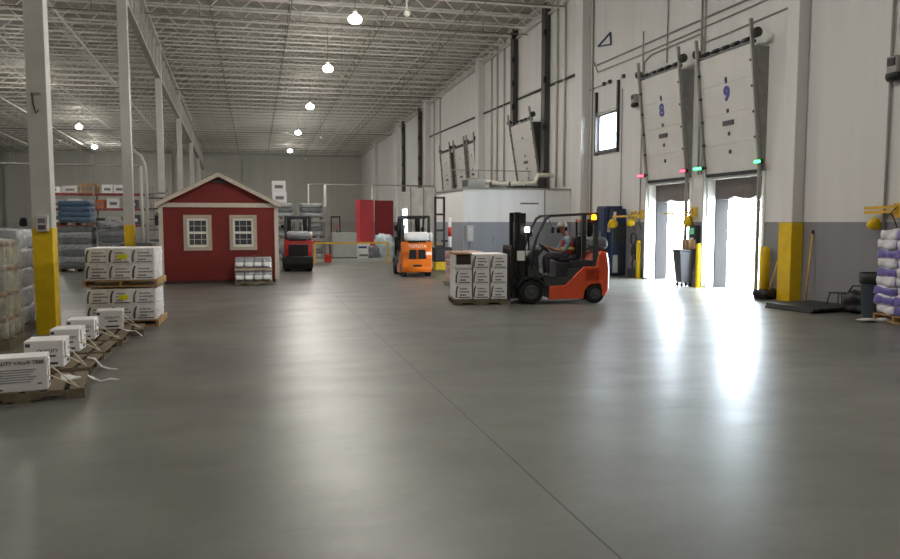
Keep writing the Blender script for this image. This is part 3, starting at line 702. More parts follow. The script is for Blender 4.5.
# dark shelf unit between forklift and machine
t = thing('tool_shelf', 'dark tool shelf with an orange top edge behind the forklift beacon', 'shelf', (W - .35, 24.85, 0))
for sy in (-.5, .5):
    for sx in (-.28, .28): MB().box(sx - .03, sx + .03, sy - .03, sy + .03, 0, 1.95).build('upright', M['black'], t)
MB().box(-.3, .3, -.5, .5, 1.85, 1.93).build('top_shelf', M['orangebeam'], t)
for z in (.3, .85, 1.4): MB().box(-.3, .3, -.5, .5, z, z + .04).build('shelf_board', M['charcoal'], t)
for i, (y, z, h, w, m) in enumerate(((-.3, .34, .3, .3, 'slate'), (.1, .34, .4, .35, 'charcoal'), (-.25, .89, .35, .35, 'charcoal'), (.2, .89, .3, .4, 'slate'), (-.1, 1.44, .3, .5, 'charcoal'))):
    o = MB().box(-.25, .25, y - w / 2, y + w / 2, 0, h, None, .02).build('storage_tote', M[m], None, (W - .35, 24.85, z)); tag(o, ['grey tote on the lowest board of the dark tool shelf, near end', 'black tote on the lowest board of the dark tool shelf, far end', 'black tote on the middle board of the tool shelf, near end', 'grey tote on the middle board of the tool shelf, far end', 'long black tote on the upper board of the dark tool shelf'][i], 'tote', 'totes on the tool shelf')

# ------------------------------------------------------------------ right foreground things
t = thing('floor_scale', 'low black platform floor scale on the floor by the big pilaster', 'floor scale', (11.5, 12.98, 0), .13)
MB().box(-.66, .66, -.66, .66, .05, .1, None, .012).build('platform', M['charcoal'], t)
MB().prism([(-.66, .05), (-.66, .1), (-.76, .02), (-.76, 0.0)], 'y', -.6, .6).build('ramp', M['charcoal'], t)
for sx in (-.55, .55):
    for sy in (-.55, .55): MB().lathe([(.05, 0), (.05, .05)], None, 10, Matrix.Translation((sx, sy, 0))).build('foot', M['black'], t)
t = thing('push_broom', 'black push broom with a yellow handle leaning on the big pilaster', 'broom', (11.92, 15.02, 0), .3)
MB().lump(-.3, .25, -.2, .2, 0, .22, None, amp=.05, seed=3).build('bristle_head', M['black'], t)
MB().tube([(.05, -.02, .12), (.10, -.2, .92)], .016).build('handle', M['yellow2'], t)
t = thing('push_pole', 'yellow pole leaning on the grey wall right of the big pilaster', 'pole', (W - .28, 13.85, 0))
MB().tube([(0, 0, 0.01), (.25, .12, 1.62)], .016).build('shaft', M['yellow2'], t)
MB().tube([(.25, .12, 1.58), (.255, .122, 1.66)], .026).build('grip', M['black'], t)
t = thing('folding_stool', 'thin black metal stool beside the floor scale against the wall', 'stool', (11.98, 12.78, .1), .2)
MB().box(-.16, .16, -.16, .16, .24, .26).build('seat', M['black'], t)
for sx in (-.2, .2):
    for sy in (-.16, .16): MB().bar((sx * .9, sy * 1.1, 0), (sx * .72, sy * .85, .24), .02).build('leg', M['black'], t)
t = thing('duffel_bag', 'lumpy black bag on the floor between the scale and the trash can', 'bag', (11.85, 12.12, 0.0), .3)
MB().lump(-.24, .24, -.34, .3, 0, .46, None, amp=.08, seed=5, rnd=.3).build('body', M['black'], t)
MB().tube([(-.1, -.2, .42), (-.1, -.1, .56), (-.1, .1, .56), (-.1, .18, .42)], .018).build('handle', M['charcoal'], t)
MB().tube([(.14, -.1, .4), (.2, -.3, .75), (.3, -.5, 1.25)], .012).build('loose_strap', M['black'], t)
t = thing('trash_can', 'slate blue plastic trash can with black liner beside the bag pallet', 'trash can', (11.6, 11.52, 0), 0)
MB().lathe([(.20, 0), (.21, .02), (.25, .78), (.27, .8), (.27, .84), (.245, .84), (.2, .1), (.02, .1)], None, 24).build('body', M['binb'], t)
MB().lathe([(.262, .66), (.275, .70), (.282, .845), (.26, .87), (.24, .86), (.2, .5), (.02, .45)], None, 24).build('liner', M['black'], t)
# bag pallet
def pallet(lab, loc, rz, wx=1.1, wy=1.0, h=.13, m='wood', boards='y', n=6, group='wooden pallets'):
    """boards run along y (or x); stringers across"""
    t = thing('wooden_pallet', lab, 'pallet', loc, rz, group)
    a, b = (wx, wy) if boards == 'y' else (wy, wx)
    def bx(mb, x0, x1, y0, y1, z0, z1):
        if boards == 'y': mb.box(x0, x1, y0, y1, z0, z1)
        else: mb.box(y0, y1, x0, x1, z0, z1)
    bw = a / (n * 1.32)
    mb = MB()
    for k in range(n):
        x = -a / 2 + (a - bw) * k / (n - 1); bx(mb, x, x + bw, -b / 2, b / 2, h - .018, h)
    mb.build('deck_boards', M[m], t)
    for y in (-b / 2, -.02, b / 2 - .04):
        mb = MB()
        if boards == 'y':
            q = a / 2
            mb.prism([(-q, .018), (-q * .72, .018), (-q * .66, .05), (-q * .34, .05), (-q * .28, .018), (q * .28, .018), (q * .34, .05), (q * .66, .05), (q * .72, .018), (q, .018), (q, h - .018), (-q, h - .018)], 'y', y, y + .04)
        else: bx(mb, -a / 2, a / 2, y, y + .04, .018, h - .018)
        mb.build('stringer', M[m], t)
    mb = MB()
    for k in range(3):
        x = -a / 2 + (a - bw) * k / 2; bx(mb, x, x + bw, -b / 2, b / 2, 0, .018)
    mb.build('bottom_boards', M[m], t)
    return t
pallet('brown pallet under the stack of white and purple bags', (11.77, 10.72, 0), -.1, .98, 1.0, .13, 'woodw')
bag0 = None
for k in range(9):
    for j in range(4):
        if j == 3 and k < 8: continue
        cx, cy = ((-.25, -.25), (-.25, .25), (.25, -.25), (.25, .25))[j]
        cx += RND.uniform(-.025, .025); cy += RND.uniform(-.02, .02)
        p = Vector((11.77, 10.72, 0)) + Matrix.Rotation(-.1, 3, 'Z') @ Vector((cx, cy, 0))
        lay = ['bottom', 'second', 'third', 'fourth', 'fifth', 'sixth', 'seventh', 'eighth', 'top'][k]
        lab = 'white and purple bag, %s layer of the bag pallet, %s' % (lay, ['front outer corner', 'rear corner by the trash can', 'front corner toward wall', 'rear corner toward wall'][j])
        z = .13 + k * .172
        if bag0 is None:
            bag0 = thing('plastic_bag', lab, 'bag', (p.x, p.y, z), -.12, 'bags on the bag pallet')
            MB().lump(-.255, .255, -.25, .25, 0, .2, None, n=6, amp=.05, seed=1, rnd=.16).build('sack', M['bagw'], bag0)
            mb = MB(); mb.lump(-.264, .20, -.26, .26, .025, .16, None, n=6, amp=.045, seed=1, rnd=.1); mb.build('printed_band', M['bagp'], bag0)
        else: dup(bag0, (p.x, p.y, z), -.12 + RND.uniform(-.05, .05) + (PI if RND.random() < .5 else 0), lab)
o = MB().lump(-.55, .2, -.08, .1, 0, .05, None, amp=.05, seed=8).build('film_scrap', M['foil'], None, (11.3, 11.0, 0)); tag(o, 'scrap of white film on the floor at the foot of the bag pallet', 'plastic film')

# ------------------------------------------------------------------ forklifts (local: x forward, y left, z up, origin under the front axle)
def wheel(parent, x, y, r, w, m='rubber'):
    mx = Matrix.Translation((x, y, r)) @ Matrix.Rotation(PI / 2, 4, 'X')
    wl = MB().lathe([(r * .62, -w / 2), (r * .92, -w / 2), (r, -w * .36), (r, w * .36), (r * .92, w / 2), (r * .62, w / 2)], None, 28, mx).build('wheel', M[m], parent)
    s = -1 if y > 0 else 1   # outer side
    MB().lathe([(r * .6, -w * .42), (r * .6, w * .52), (r * .5, w * .54), (r * .44, w * .505), (r * .22, w * .505), (r * .17, w * .57), (.01, w * .58)], None, 20, mx @ (Matrix.Rotation(PI, 4, 'X') if y > 0 else Matrix())).build('rim', M['rimgrey'], wl)
    return wl
def forklift(lab, loc, rz, paint, style, lower=None, tank='plaster', fork_z=.07, mast_h=2.05):
    t = thing('forklift', lab, 'forklift', loc, rz, 'forklifts')
    P = M[paint]; hw = .52
    # drive and steer wheels
    for s in (-1, 1): wheel(t, 0, s * (hw - .05), .275, .22)
    for s in (-1, 1): wheel(t, -1.50, s * (hw - .1), .215, .17)
    # dark chassis with step
    mb = MB()
    mb.prism([(.05, .33), (-.28, .62), (-.36, .34), (-.42, .12), (-1.17, .12), (-1.2, .36), (-1.25, .5), (-1.25, .78), (-.9, .80), (-.84, .6), (-.30, .60), (-.1, .85), (.05, .85)], 'y', -hw + .06, hw - .06, None, .012)
    mb.build('chassis', M['greybody'], t)
    # painted side skirts sweeping up to the rear
    for s in (-1, 1):
        y = s * (hw - .055)
        mb = MB(); mb.prism([(-.42, .10), (-1.22, .11), (-1.25, .30), (-1.35, .42), (-1.58, .47), (-1.58, .84), (-1.22, .84), (-.80, .42), (-.42, .40)], 'y', y, y + s * .055, None, .012)
        mb.build('side_panel', P, t)
        # fender over the drive wheel
        mb = MB(); pts = [(-.34, .30)]
        arc = [(.315 * math.cos(a) , .275 + .315 * math.sin(a)) for a in [PI - .1 - i * (PI - .5) / 8 for i in range(9)]]
        out = [(.36 * math.cos(a), .275 + .36 * math.sin(a)) for a in [PI - .1 - i * (PI - .5) / 8 for i in range(9)]]
        mb.prism(arc + out[::-1], 'y', s * (hw - .18), s * (hw + .07)); mb.build('fender', M['black'], t)
        MB().box(-.80, -.36, s * (hw - .12) - .1, s * (hw - .12) + .1, .395, .425).build('step', M['charcoal'], t)
    # counterweight
    if style == 'profile' or style == 'round':
        prof = [(-1.50, .46), (-1.2, .46), (-1.2, .82), (-1.50, .84), (-1.56, 1.14), (-1.64, 1.2), (-1.88, 1.17), (-1.93, .8), (-1.92, .3), (-1.84, .16), (-1.74, .15), (-1.74, .3), (-1.64, .44)]
    mb = MB()
    mb.prism(prof, 'y', -hw, hw, None, .05)
    for v in mb.bm.verts:                      # rounded plan
        if v.co.x < -1.6: v.co.x += .14 * (abs(v.co.y) / hw) ** 4 * min(1, (-1.6 - v.co.x) / .2)
    cw = mb.build('counterweight', P, t)
    MB().box(-1.5, -.95, -hw + .1, hw - .1, .76, .97, None, .03).build('engine_hood', M['charcoal'], t)
    if style == 'round':
        for s in (-1, 1):
            MB().prism([(s * .04, .62), (s * .30, .62), (s * .26, .93), (s * .04, .93)], 'x', -1.95, -1.86, None, .01).build('rear_grille', M['black'], t)
        MB().box(-1.95, -1.88, -.14, .14, .36, .43, None, .01).build('tow_slot', M['black'], t)
        text('TOYOTA', .15, M['whiteink'], t, (-1.915, 0, 1.04), (PI / 2, 0, -PI / 2), 'lettering', ext=.012)
    if lower:
        mb = MB(); mb.prism([(-1.30, .47), (-1.3, .58), (-1.95, .58), (-1.97, .3), (-1.88, .12), (-1.74, .12), (-1.74, .3), (-1.62, .47)], 'y', -hw - .01, hw + .01, None, .03)
        mb.build('lower_bumper', M[lower], t)
        MB().box(-1.95, -1.88, -.36, .36, .60, 1.02, None, .02).build('radiator_grille', M['black'], t)
    # front cowl, dash, steering
    mb = MB(); mb.prism([(.02, .6), (.02, 1.05), (-.10, 1.22), (-.22, 1.24), (-.2, 1.1), (-.22, .6)], 'y', -.40, .40, None, .02); mb.build('dashboard', M['charcoal'], t)
    MB().tube([(-.16, 0, .95), (-.40, 0, 1.24)], .035, seg=8).build('steering_column', M['black'], t)
    mxs = Matrix.Translation((-.42, 0, 1.25)) @ Matrix.Rotation(-.7, 4, 'Y')
    mb = MB(); mb.tube([mxs @ Vector((.16 * math.cos(a), .16 * math.sin(a), 0)) for a in [i * PI / 10 for i in range(21)]], .016, seg=6)
    mb.bar(mxs @ Vector((-.16, 0, 0)), mxs @ Vector((.16, 0, 0)), .025); mb.build('steering_wheel', M['black'], t)
    MB().tube([(-.2, -.2, 1.15), (-.32, -.22, 1.35)], .014, seg=6).tube([(-.2, -.27, 1.15), (-.32, -.29, 1.33)], .014, seg=6).build('control_lever', M['black'], t)
    # seat
    MB().box(-1.25, -.62, -.34, .34, .58, .93, None, .02).build('seat_pedestal', M['charcoal'], t)
    st = MB().box(-1.2, -.72, -.25, .25, .93, 1.03, None, .03).build('seat', M['black'], t)
    MB().box(-1.24, -1.12, -.25, .25, 1.02, 1.52, None, .035).build('seat_back', M['black'], t)
    # overhead guard
    g = M['charcoal']
    for s in (-1, 1):
        MB().tube([(-.02, s * .44, .8), (-.02, s * .45, 1.08), (-.14, s * .45, 1.5), (-.34, s * .45, 1.92), (-.45, s * .45, 1.99)], .034, seg=8).build('guard_front_pillar', g, t)
        MB().box(-1.56, -1.45, s * .45 - .045, s * .45 + .045, .82, 2.02, None, .015).build('guard_rear_pillar', M['greybody'], t)
        MB().bar((-.42, s * .45, 1.985), (-1.55, s * .45, 2.04), .06, .055).build('guard_side_rail', g, t)
    mb = MB()
    for k in range(8):
        x = -.46 - k * 1.06 / 7; mb.bar((x, -.45, 1.99 + .05 * k / 7), (x, .45, 1.99 + .05 * k / 7), .035, .05)
    mb.build('guard_top_bars', g, t)
    # mast: outer and inner channels, chains, cylinders
    for s in (-1, 1):
        MB().box(.10, .24, s * .34 - .05, s * .34 + .05, .12, mast_h, None, .008).build('mast_channel', M['black'], t)
        MB().box(.20, .34, s * .27 - .04, s * .27 + .04, .16, mast_h + .02, None, .008).build('inner_mast_channel', M['black'], t)
        MB().tube([(.16, s * .2, .15), (.16, s * .2, 1.75)], .035, seg=10).build('lift_cylinder', M['galv'], t)
    mb = MB()
    for z in (.3, 1.15, mast_h - .1): mb.box(.11, .22, -.34, .34, z, z + .1)
    mb.build('mast_cross_member', M['black'], t)
    mb = MB(); mb.tube([(.28, .1, .4), (.28, .1, mast_h - .2)], .012, seg=6); mb.tube([(.28, -.1, .4), (.28, -.1, mast_h - .2)], .012, seg=6); mb.build('lift_chain', M['darksteel'], t)
    MB().tube([(.1, s * .15, mast_h - .3), (.0, s * .2, mast_h - .5), (-.02, .2, 1.2)], .02, seg=6).build('hydraulic_hose', M['rubber'], t)
    # carriage, backrest, forks
    z0 = fork_z
    mb = MB(); mb.box(.36, .44, -.48, .48, z0 + .05, z0 + .15); mb.box(.36, .44, -.48, .48, z0 + .40, z0 + .5); mb.box(.33, .38, -.3, .3, z0 + .05, z0 + .6); mb.build('carriage', M['black'], t)
    mb = MB()
    mb.bar((.42, -.48, z0 + 1.2), (.42, .48, z0 + 1.2), .05, .09)
    for k in range(7): y = -.46 + .92 * k / 6; mb.bar((.42, y, z0 + .45), (.42, y, z0 + 1.2), .045 if 0 < k < 6 else .07)
    mb.build('load_backrest', M['black'], t)
    for s in (-1, 1):
        MB().prism([(.44, z0 + .5), (.49, z0 + .5), (.49, z0 + .03), (1.5, z0 + .008), (1.5, z0 - .005), (.47, z0 - .03), (.44, z0 - .02)], 'y', s * .27 - .055, s * .27 + .055).build('fork', M['darksteel'], t)
    # gas tank behind the seat
    mx = Matrix.Translation((-1.68, 0, 1.36)) @ Matrix.Rotation(PI / 2, 4, 'X')
    tk = MB().lathe([(.05, -.42), (.12, -.40), (.155, -.33), (.155, .33), (.12, .40), (.05, .42)], None, 20, mx).build('gas_tank', M[tank], t)
    MB().lathe([(.13, .40), (.135, .52), (.125, .52), (.12, .40)], None, 16, mx).build('collar', M['plaster'], tk)
    MB().box(-1.84, -1.52, -.3, .3, 1.17, 1.22, None, .01).build('tank_cradle', M['black'], t)
    # lights
    for s in (-1, 1):
        lp = MB().box(-.02, .1, s * .47 - .06, s * .47 + .06, 1.52, 1.66, None, .02).build('head_lamp', M['black'], t)
    MB().box(-.50, -.44, .50, .62, 1.6, 1.74, None, .015).build('mirror', M['black'], t)
    MB().tube([(-.42, .45, 1.9), (-.47, .53, 1.7)], .01, seg=6).build('mirror_arm', M['black'], t)
    return t
RZ = math.radians(172)
FK = (6.05, 15.87, 0)
F1 = forklift('orange red forklift with a seated driver carrying a pallet of white cartons', FK, RZ, 'orange', 'profile', None, 'greyload')
# amber beacon on the rear pillar, working lamp and sticker of the driven truck
bc = MB().box(-1.50, -1.36, .44, .60, 1.86, 1.9).build('beacon_bracket', M['charcoal'], F1)
MB().lathe([(.055, 0), (.055, .06), (.045, .11), (.01, .125)], None, 14, Matrix.Translation((-1.43, .54, 1.9))).build('beacon_light', M['beacon'], bc)
MB().box(.12, .3, .395, .40, .98, 1.2).build('mast_sticker', M['carton'], F1)
MB().box(.05, .16, .50, .57, 1.62, 1.74, None, .02).build('headlamp_lens', M['worklight'], F1)
F2 = forklift('bright orange forklift seen from behind with white lettering and two dark grilles', (5.36, 25.75, 0), math.radians(86), 'orange2', 'round')
F3 = forklift('small red and black forklift seen from behind, right of the red shed', (1.60, 29.5, 0), math.radians(88), 'red', 'profile', 'black', 'silver')

# ------------------------------------------------------------------ driver
def skin_body(name, nodes, edges, parent, region, ms, sub=2, root=0):
    me = bpy.data.meshes.new(name + '_cage')
    keys = list(nodes); idx = {k: i for i, k in enumerate(keys)}
    me.from_pydata([nodes[k][0] for k in keys], [(idx[a], idx[b]) for a, b in edges], [])
    o = bpy.data.objects.new(name, me); COL.objects.link(o)
    sk = o.modifiers.new('skin', 'SKIN'); sk.use_smooth_shade = True
    ss = o.modifiers.new('sub', 'SUBSURF'); ss.levels = sub; ss.render_levels = sub
    if not me.skin_vertices: me.attributes.new
    lay = me.skin_vertices[0].data
    for k in keys:
        r = nodes[k][1]; lay[idx[k]].radius = (r, r) if not isinstance(r, tuple) else r
        lay[idx[k]].use_root = (idx[k] == root)
    dg = bpy.context.evaluated_depsgraph_get(); dg.update()
    m2 = bpy.data.meshes.new_from_object(o.evaluated_get(dg)); m2.name = name
    bpy.data.objects.remove(o)
    for m in ms: m2.materials.append(m)
    for p in m2.polygons:
        p.material_index = region(p.center); p.use_smooth = True
    o = bpy.data.objects.new(name, m2); COL.objects.link(o)
    if parent: o.parent = parent
    return o
DX, DZ = 0.0, 0.02
N = {'pelvis': ((-.97, 0, 1.10), (.145, .125)), 'waist': ((-.99, 0, 1.24), (.135, .11)), 'chest': ((-.97, 0, 1.42), (.155, .115)), 'neckb': ((-.935, 0, 1.56), (.075, .07)), 'neck': ((-.895, 0, 1.65), .055), 'skull': ((-.865, 0, 1.72), (.075, .085))}
E_ = [('pelvis', 'waist'), ('waist', 'chest'), ('chest', 'neckb'), ('neckb', 'neck'), ('neck', 'skull')]
for s, n in ((1, 'l'), (-1, 'r')):
    N.update({'hip' + n: ((-.90, s * .10, 1.09), .095), 'thigh' + n: ((-.68, s * .135, 1.10), .085), 'knee' + n: ((-.48, s * .15, 1.10), .066), 'calf' + n: ((-.47, s * .15, .93), .06), 'ankle' + n: ((-.48, s * .15, .70), .042), 'ball' + n: ((-.38, s * .155, .655), .04), 'toe' + n: ((-.29, s * .16, .645), .032),
              'sh' + n: ((-.955, s * .185, 1.49), .066), 'upper' + n: ((-.90, s * .225, 1.36), .056), 'elbow' + n: ((-.83, s * .24, 1.24), .045), 'fore' + n: ((-.70, s * .21, 1.245), .041), 'wrist' + n: ((-.58, s * .175, 1.285), .028), 'palm' + n: ((-.535, s * .163, 1.31), .03)})
    E_ += [('pelvis', 'hip' + n), ('hip' + n, 'thigh' + n), ('thigh' + n, 'knee' + n), ('knee' + n, 'calf' + n), ('calf' + n, 'ankle' + n), ('ankle' + n, 'ball' + n), ('ball' + n, 'toe' + n), ('chest', 'sh' + n), ('sh' + n, 'upper' + n), ('upper' + n, 'elbow' + n), ('elbow' + n, 'fore' + n), ('fore' + n, 'wrist' + n), ('wrist' + n, 'palm' + n)]
def region(c):
    if c.z > 1.575 and abs(c.y) < .14: return 0
    if c.z < .715: return 3
    if c.x > -.80 and c.z > 1.195 and abs(c.y) > .12: return 0      # bare forearms
    if c.x > -1.2 and c.z < 1.20: return 2
    return 1
person = thing('person', 'person in grey shirt, maroon vest and pale cap driving the orange red forklift', 'person', (0, 0, 0))
person.location = (FK[0], FK[1], -.045); person.rotation_euler = (0, 0, RZ)
body = skin_body('body', N, E_, person, region, [M['skin'], M['shirt'], M['trousers'], M['shoe']])
# head shaped and joined into the body mesh, fingers curled round the wheel rim
bmx = bmesh.new(); bmx.from_mesh(body.data)
def ball(c, r, m, squash=None):
    res = bmesh.ops.create_uvsphere(bmx, u_segments=20, v_segments=14, radius=1)
    for v in res['verts']:
        u = v.co.copy(); x, y, z = u
        sx = r * (.98 + (.06 if x < 0 else 0)); sy = r * .78; sz = r * 1.16
        p = Vector((x * sx, y * sy, z * sz))
        if z < 0: p.y *= 1 + .22 * z; p.x *= 1 + (.12 * z if x < 0 else -.0)
        if x > .7 and abs(z + .08) < .28: p.x += r * .24 * max(0, 1 - abs(y) / .26) * (1 - abs(z + .08) / .28)   # nose
        if x > .6 and .02 < z < .3 and .15 < abs(y) < .55: p.x -= r * .07                                        # eye sockets
        if x > .5 and z < -.6: p.x += r * .08                                                                      # chin
        v.co = p + Vector(c)
    for f in {f for v in res['verts'] for f in v.link_faces}: f.material_index = m; f.smooth = True
ball((-.845, 0, 1.755), .105, 0)
for s in (-1, 1):
    res = bmesh.ops.create_uvsphere(bmx, u_segments=10, v_segments=6, radius=.03)
    for v in res['verts']: v.co = Vector((v.co.x * .7, v.co.y * .35, v.co.z * 1.1)) + Vector((-.855, s * .084, 1.75))
    for f in {f for v in res['verts'] for f in v.link_faces}: f.material_index = 0; f.smooth = True
bmx.to_mesh(body.data); bmx.free()
for s in (-1, 1):
    mb = MB()
    for k, L in enumerate((.9, 1.0, .95, .78)):
        o_ = (k - 1.5) * .019
        b0 = Vector((-.53, s * (.16 + .0), 1.315)) + Vector((0, o_ * .8, -o_ * .5))
        mb.tube([b0, b0 + Vector((.04 * L, -s * .006, .028 * L)), b0 + Vector((.068 * L, -s * .008, .008)), b0 + Vector((.055 * L, -s * .005, -.024 * L))], [.0095, .009, .008, .0065], seg=7)
    b0 = Vector((-.545, s * .14, 1.32)); mb.tube([b0, b0 + Vector((.03, -s * .022, -.008)), b0 + Vector((.05, -s * .02, -.03))], [.011, .010, .008], seg=7)
    mb.build('hand_fingers', M['skin'], person)
# clothing
vn = {'p': ((-.985, 0, 1.13), (.20, .175)), 'w': ((-.995, 0, 1.26), (.19, .165)), 'c': ((-.972, 0, 1.43), (.20, .165)), 't': ((-.95, 0, 1.54), (.13, .10))}
skin_body('vest', vn, [('p', 'w'), ('w', 'c'), ('c', 't')], person, lambda c: 1 if (abs(c.z - 1.29) < .03) else 0, [M['vest'], M['hivis']], 3)
mb = MB(); mb.lathe([(.115, 0), (.115, .03), (.105, .075), (.07, .115), (.02, .13)], None, 20, Matrix.Translation((-.85, 0, 1.785)) @ Matrix.Scale(.86, 4, (0, 1, 0)))
mb.box(-.76, -.66, -.07, .07, 1.79, 1.802, None, .004); mb.build('cap', M['cartong'], person)
mb = MB(); mb.lump(-.80, -.715, -.075, .075, 1.635, 1.745, None, n=3, amp=.004, seed=4, rnd=.35); mb.build('beard', M['hair'], person)
mb = MB(); mb.lump(-.965, -.87, -.078, .078, 1.68, 1.79, None, n=3, amp=.004, seed=6, rnd=.35); mb.build('hair', M['hair'], person)
MB().box(-.742, -.732, -.055, -.02, 1.752, 1.768).box(-.742, -.732, .02, .055, 1.752, 1.768).build('eyes', M['black'], person)

# ------------------------------------------------------------------ cartons
def carton(lab, w, d, h, group, sticker=False, body='carton', style=0):
    """origin at the bottom centre of the front face; front toward -y"""
    t = thing('carton', lab, 'carton', (0, 0, 0), 0, group)
    MB().box(-w / 2, w / 2, 0, d, 0, h, None, .006).build('body', M[body], t)
    mb = MB()
    e = -.003
    mb.box(-w * .32, w * .40, e, .001, h * .09, h * .15, M['print'])
    # dark curved stripe down the left edge
    pts = [(-w * .405 + w * .10 * (1 - math.sin(a)), h * (.1 + .78 * f)) for f, a in [(i / 8, PI / 2 * (1 - .0) * (1 - (i / 8) ** 2)) for i in range(9)]]
    pts2 = [(x - w * .085, z) for x, z in pts]
    mb.prism(pts + pts2[::-1], 'y', e, .001, M['print'])
    for r, (z, n, hh) in enumerate(((.70, 4, .08), (.50, 5, .09), (.28, 3, .11))):
        x = -w * .22
        for k in range(n):
            ww = w * RND.uniform(.07, .13); mb.box(x, x + ww, e, .001, h * z - h * hh / 2, h * z + h * hh / 2, M['printl']); x += ww + w * .02
            if x > w * .36: break
    mb.build('printing', None, t)
    if sticker: tag(MB().prism([(-w * .12, h * .32), (w * .30, h * .30), (w * .32, h * .62), (-w * .10, h * .60)], 'y', -.005, .0).build('sticker', M['sticker'], t), 'bright yellow sticker', None)
    return t

# pallet stack beside the second column
SX, SY = -2.30, 13.85; SR = -.02
R3 = Matrix.Rotation(SR, 3, 'Z')
def stack_at(x, y, z): p = R3 @ Vector((x, y, 0)); return (SX + p.x, SY + p.y, z)
c0 = c1 = None
for lv, zb in enumerate((0.0, .715)):
    pallet(['wooden pallet on the floor under the lower white cartons by the column', 'warm wooden pallet between the lower and upper white cartons'][lv], stack_at(0, .52, zb), SR, 1.22, 1.1, .12, 'woodw', 'x', 6)
    for r in range(2):
        for c in range(3):
            lab = 'white carton, %s row, %s of three, %s pallet of double stack%s' % (('lower', 'upper')[r], ('left', 'middle', 'right')[c], ('lower', 'upper')[lv], ', yellow sticker' if (r == 1 and c == 1) else '')
            st = (r == 1 and c == 1); src = c1 if st else c0
            loc = stack_at(-.375 + .375 * c, -.02 + .004 * ((r * 3 + c) % 2), zb + .122 + r * .28)
            if src is None:
                src = carton(lab, .37, 1.0, .275, 'cartons of the double stack', st)
                src.location = loc; src.rotation_euler = (0, 0, SR)
                if st: c1 = src
                else: c0 = src
            else: dup(src, loc, SR, lab)
for lv, zb in enumerate((0.0, .715)):
    o = MB().box(-.58, .58, -.022, -.020, zb + .1, zb + .68).box(.577, .585, -.02, 1.0, zb + .1, zb + .68).lump(.52, .63, -.05, .1, zb + .02, zb + .3, None, amp=.04, seed=lv).build('stretch_film', M['film'], None, stack_at(0, 0, 0), SR)
    tag(o, 'clear film wrapped round the %s cartons of the double stack' % ('lower', 'upper')[lv], 'plastic film', 'films of the double stack')

# row of strapped boxes on low pallets
rowlab = ['nearest of the low pallets at the left edge, carrying a strapped white box', 'second low pallet from the camera in the left row', 'third low pallet from the camera in the left row', 'fourth low pallet from the camera in the left row', 'farthest low pallet of the left row, by the double carton stack']
ROW = [(-2.42, 8.72, .16), (-2.55, 9.98, .05), (-2.58, 11.1, .0), (-2.55, 12.15, .05), (-2.4, 13.0, .1)]
boxp = [(-.04, -.45, .55, .30, .36), (.06, -.40, .42, .40, .33), (.08, -.40, .36, .40, .31), (.0, -.38, .38, .40, .30), (.06, -.2, .40, .38, .31)]
txt = ['QUALITY VALUE TREE', 'QUALITY', 'QUALITY', 'QUALITY', 'QUALITY']
for i, (x, y, rz) in enumerate(ROW):
    pl = pallet(rowlab[i], (x, y, 0), rz, 1.15, .98 if i < 4 else .7, .105, 'wood', 'y', 6)
    bx_, by_, w, d, h = boxp[i]
    p = Vector((x, y, 0)) + Matrix.Rotation(rz, 3, 'Z') @ Vector((bx_, by_, 0))
    t = thing('carton', 'white printed box strapped on the %s low pallet of the left row' % ('nearest', 'second', 'third', 'fourth', 'farthest')[i], 'carton', (p.x, p.y, .107), rz, 'strapped boxes on low pallets')
    MB().box(-w / 2, w / 2, 0, d, 0, h, None, .012).build('body', M['carton'], t)
    if i == 0: text(txt[0], .05, M['ink'], t, (-.0, -.002, h * .84), FACEY)
    else: text(txt[i], .055, M['ink'], t, (w * .1, -.002, h * .62), FACEY)
    mb = MB(); e = -.003
    if i == 0:
        for k in range(6): mb.box(-w * .40, w * (.22 + .05 * (k % 3)), e, .001, h * (.28 + .07 * k), h * (.28 + .07 * k) + .006, M['printl'])
        mb.box(-w * .42, -w * .24, e, .001, h * .07, h * .11, M['ink']); mb.box(w * .33, w * .4, e, .001, h * .2, h * .24, M['printl'])
    else:
        mb.box(-w * .05, w * .3, e, .001, h * .40, h * .46, M['print']); mb.box(-w * .15, w * .35, e, .001, h * .12, h * .2, M['print']); mb.box(-w * .46, -w * .34, e, .001, h * .78, h * .9, M['print'])
    # side face print
    mb.box(w / 2 - .001, w / 2 + .003, d * .2, d * .3, h * .3, h * .9, M['print']); mb.box(w / 2 - .001, w / 2 + .003, d * .5, d * .8, h * .1, h * .2, M['print'])
    mb.build('printing', None, t)
    # V of straps from the box end down to the pallet corner
    mb = MB(); c = (.52 - bx_, -.02 if i else -.0, .005)
    mb.tube([(w / 2 + .004, .05, h * .42), c], .008, seg=6); mb.tube([(w / 2 + .004, d * .7, h * .62), c], .008, seg=6)
    mb.box(w / 2 - .0, w / 2 + .005, .0, d * .9, h * .38, h * .42)
    o = mb.build('strap', M['strap'], None, (p.x, p.y, .107), rz); tag(o, 'cream strap tying the box to the %s low pallet' % ('nearest', 'second', 'third', 'fourth', 'farthest')[i], 'strap', 'straps of the boxed pallets')
t = thing('pallet_tag', 'small white square tag on the corner of the nearest low pallet', 'tag', (-1.93, 8.33, .02), .16)
MB().box(-.03, .03, -.006, 0, 0, .065).build('card', M['carton'], t)
MB().box(-.012, .012, -.008, -.006, .02, .045).build('mark', M['ink'], t)
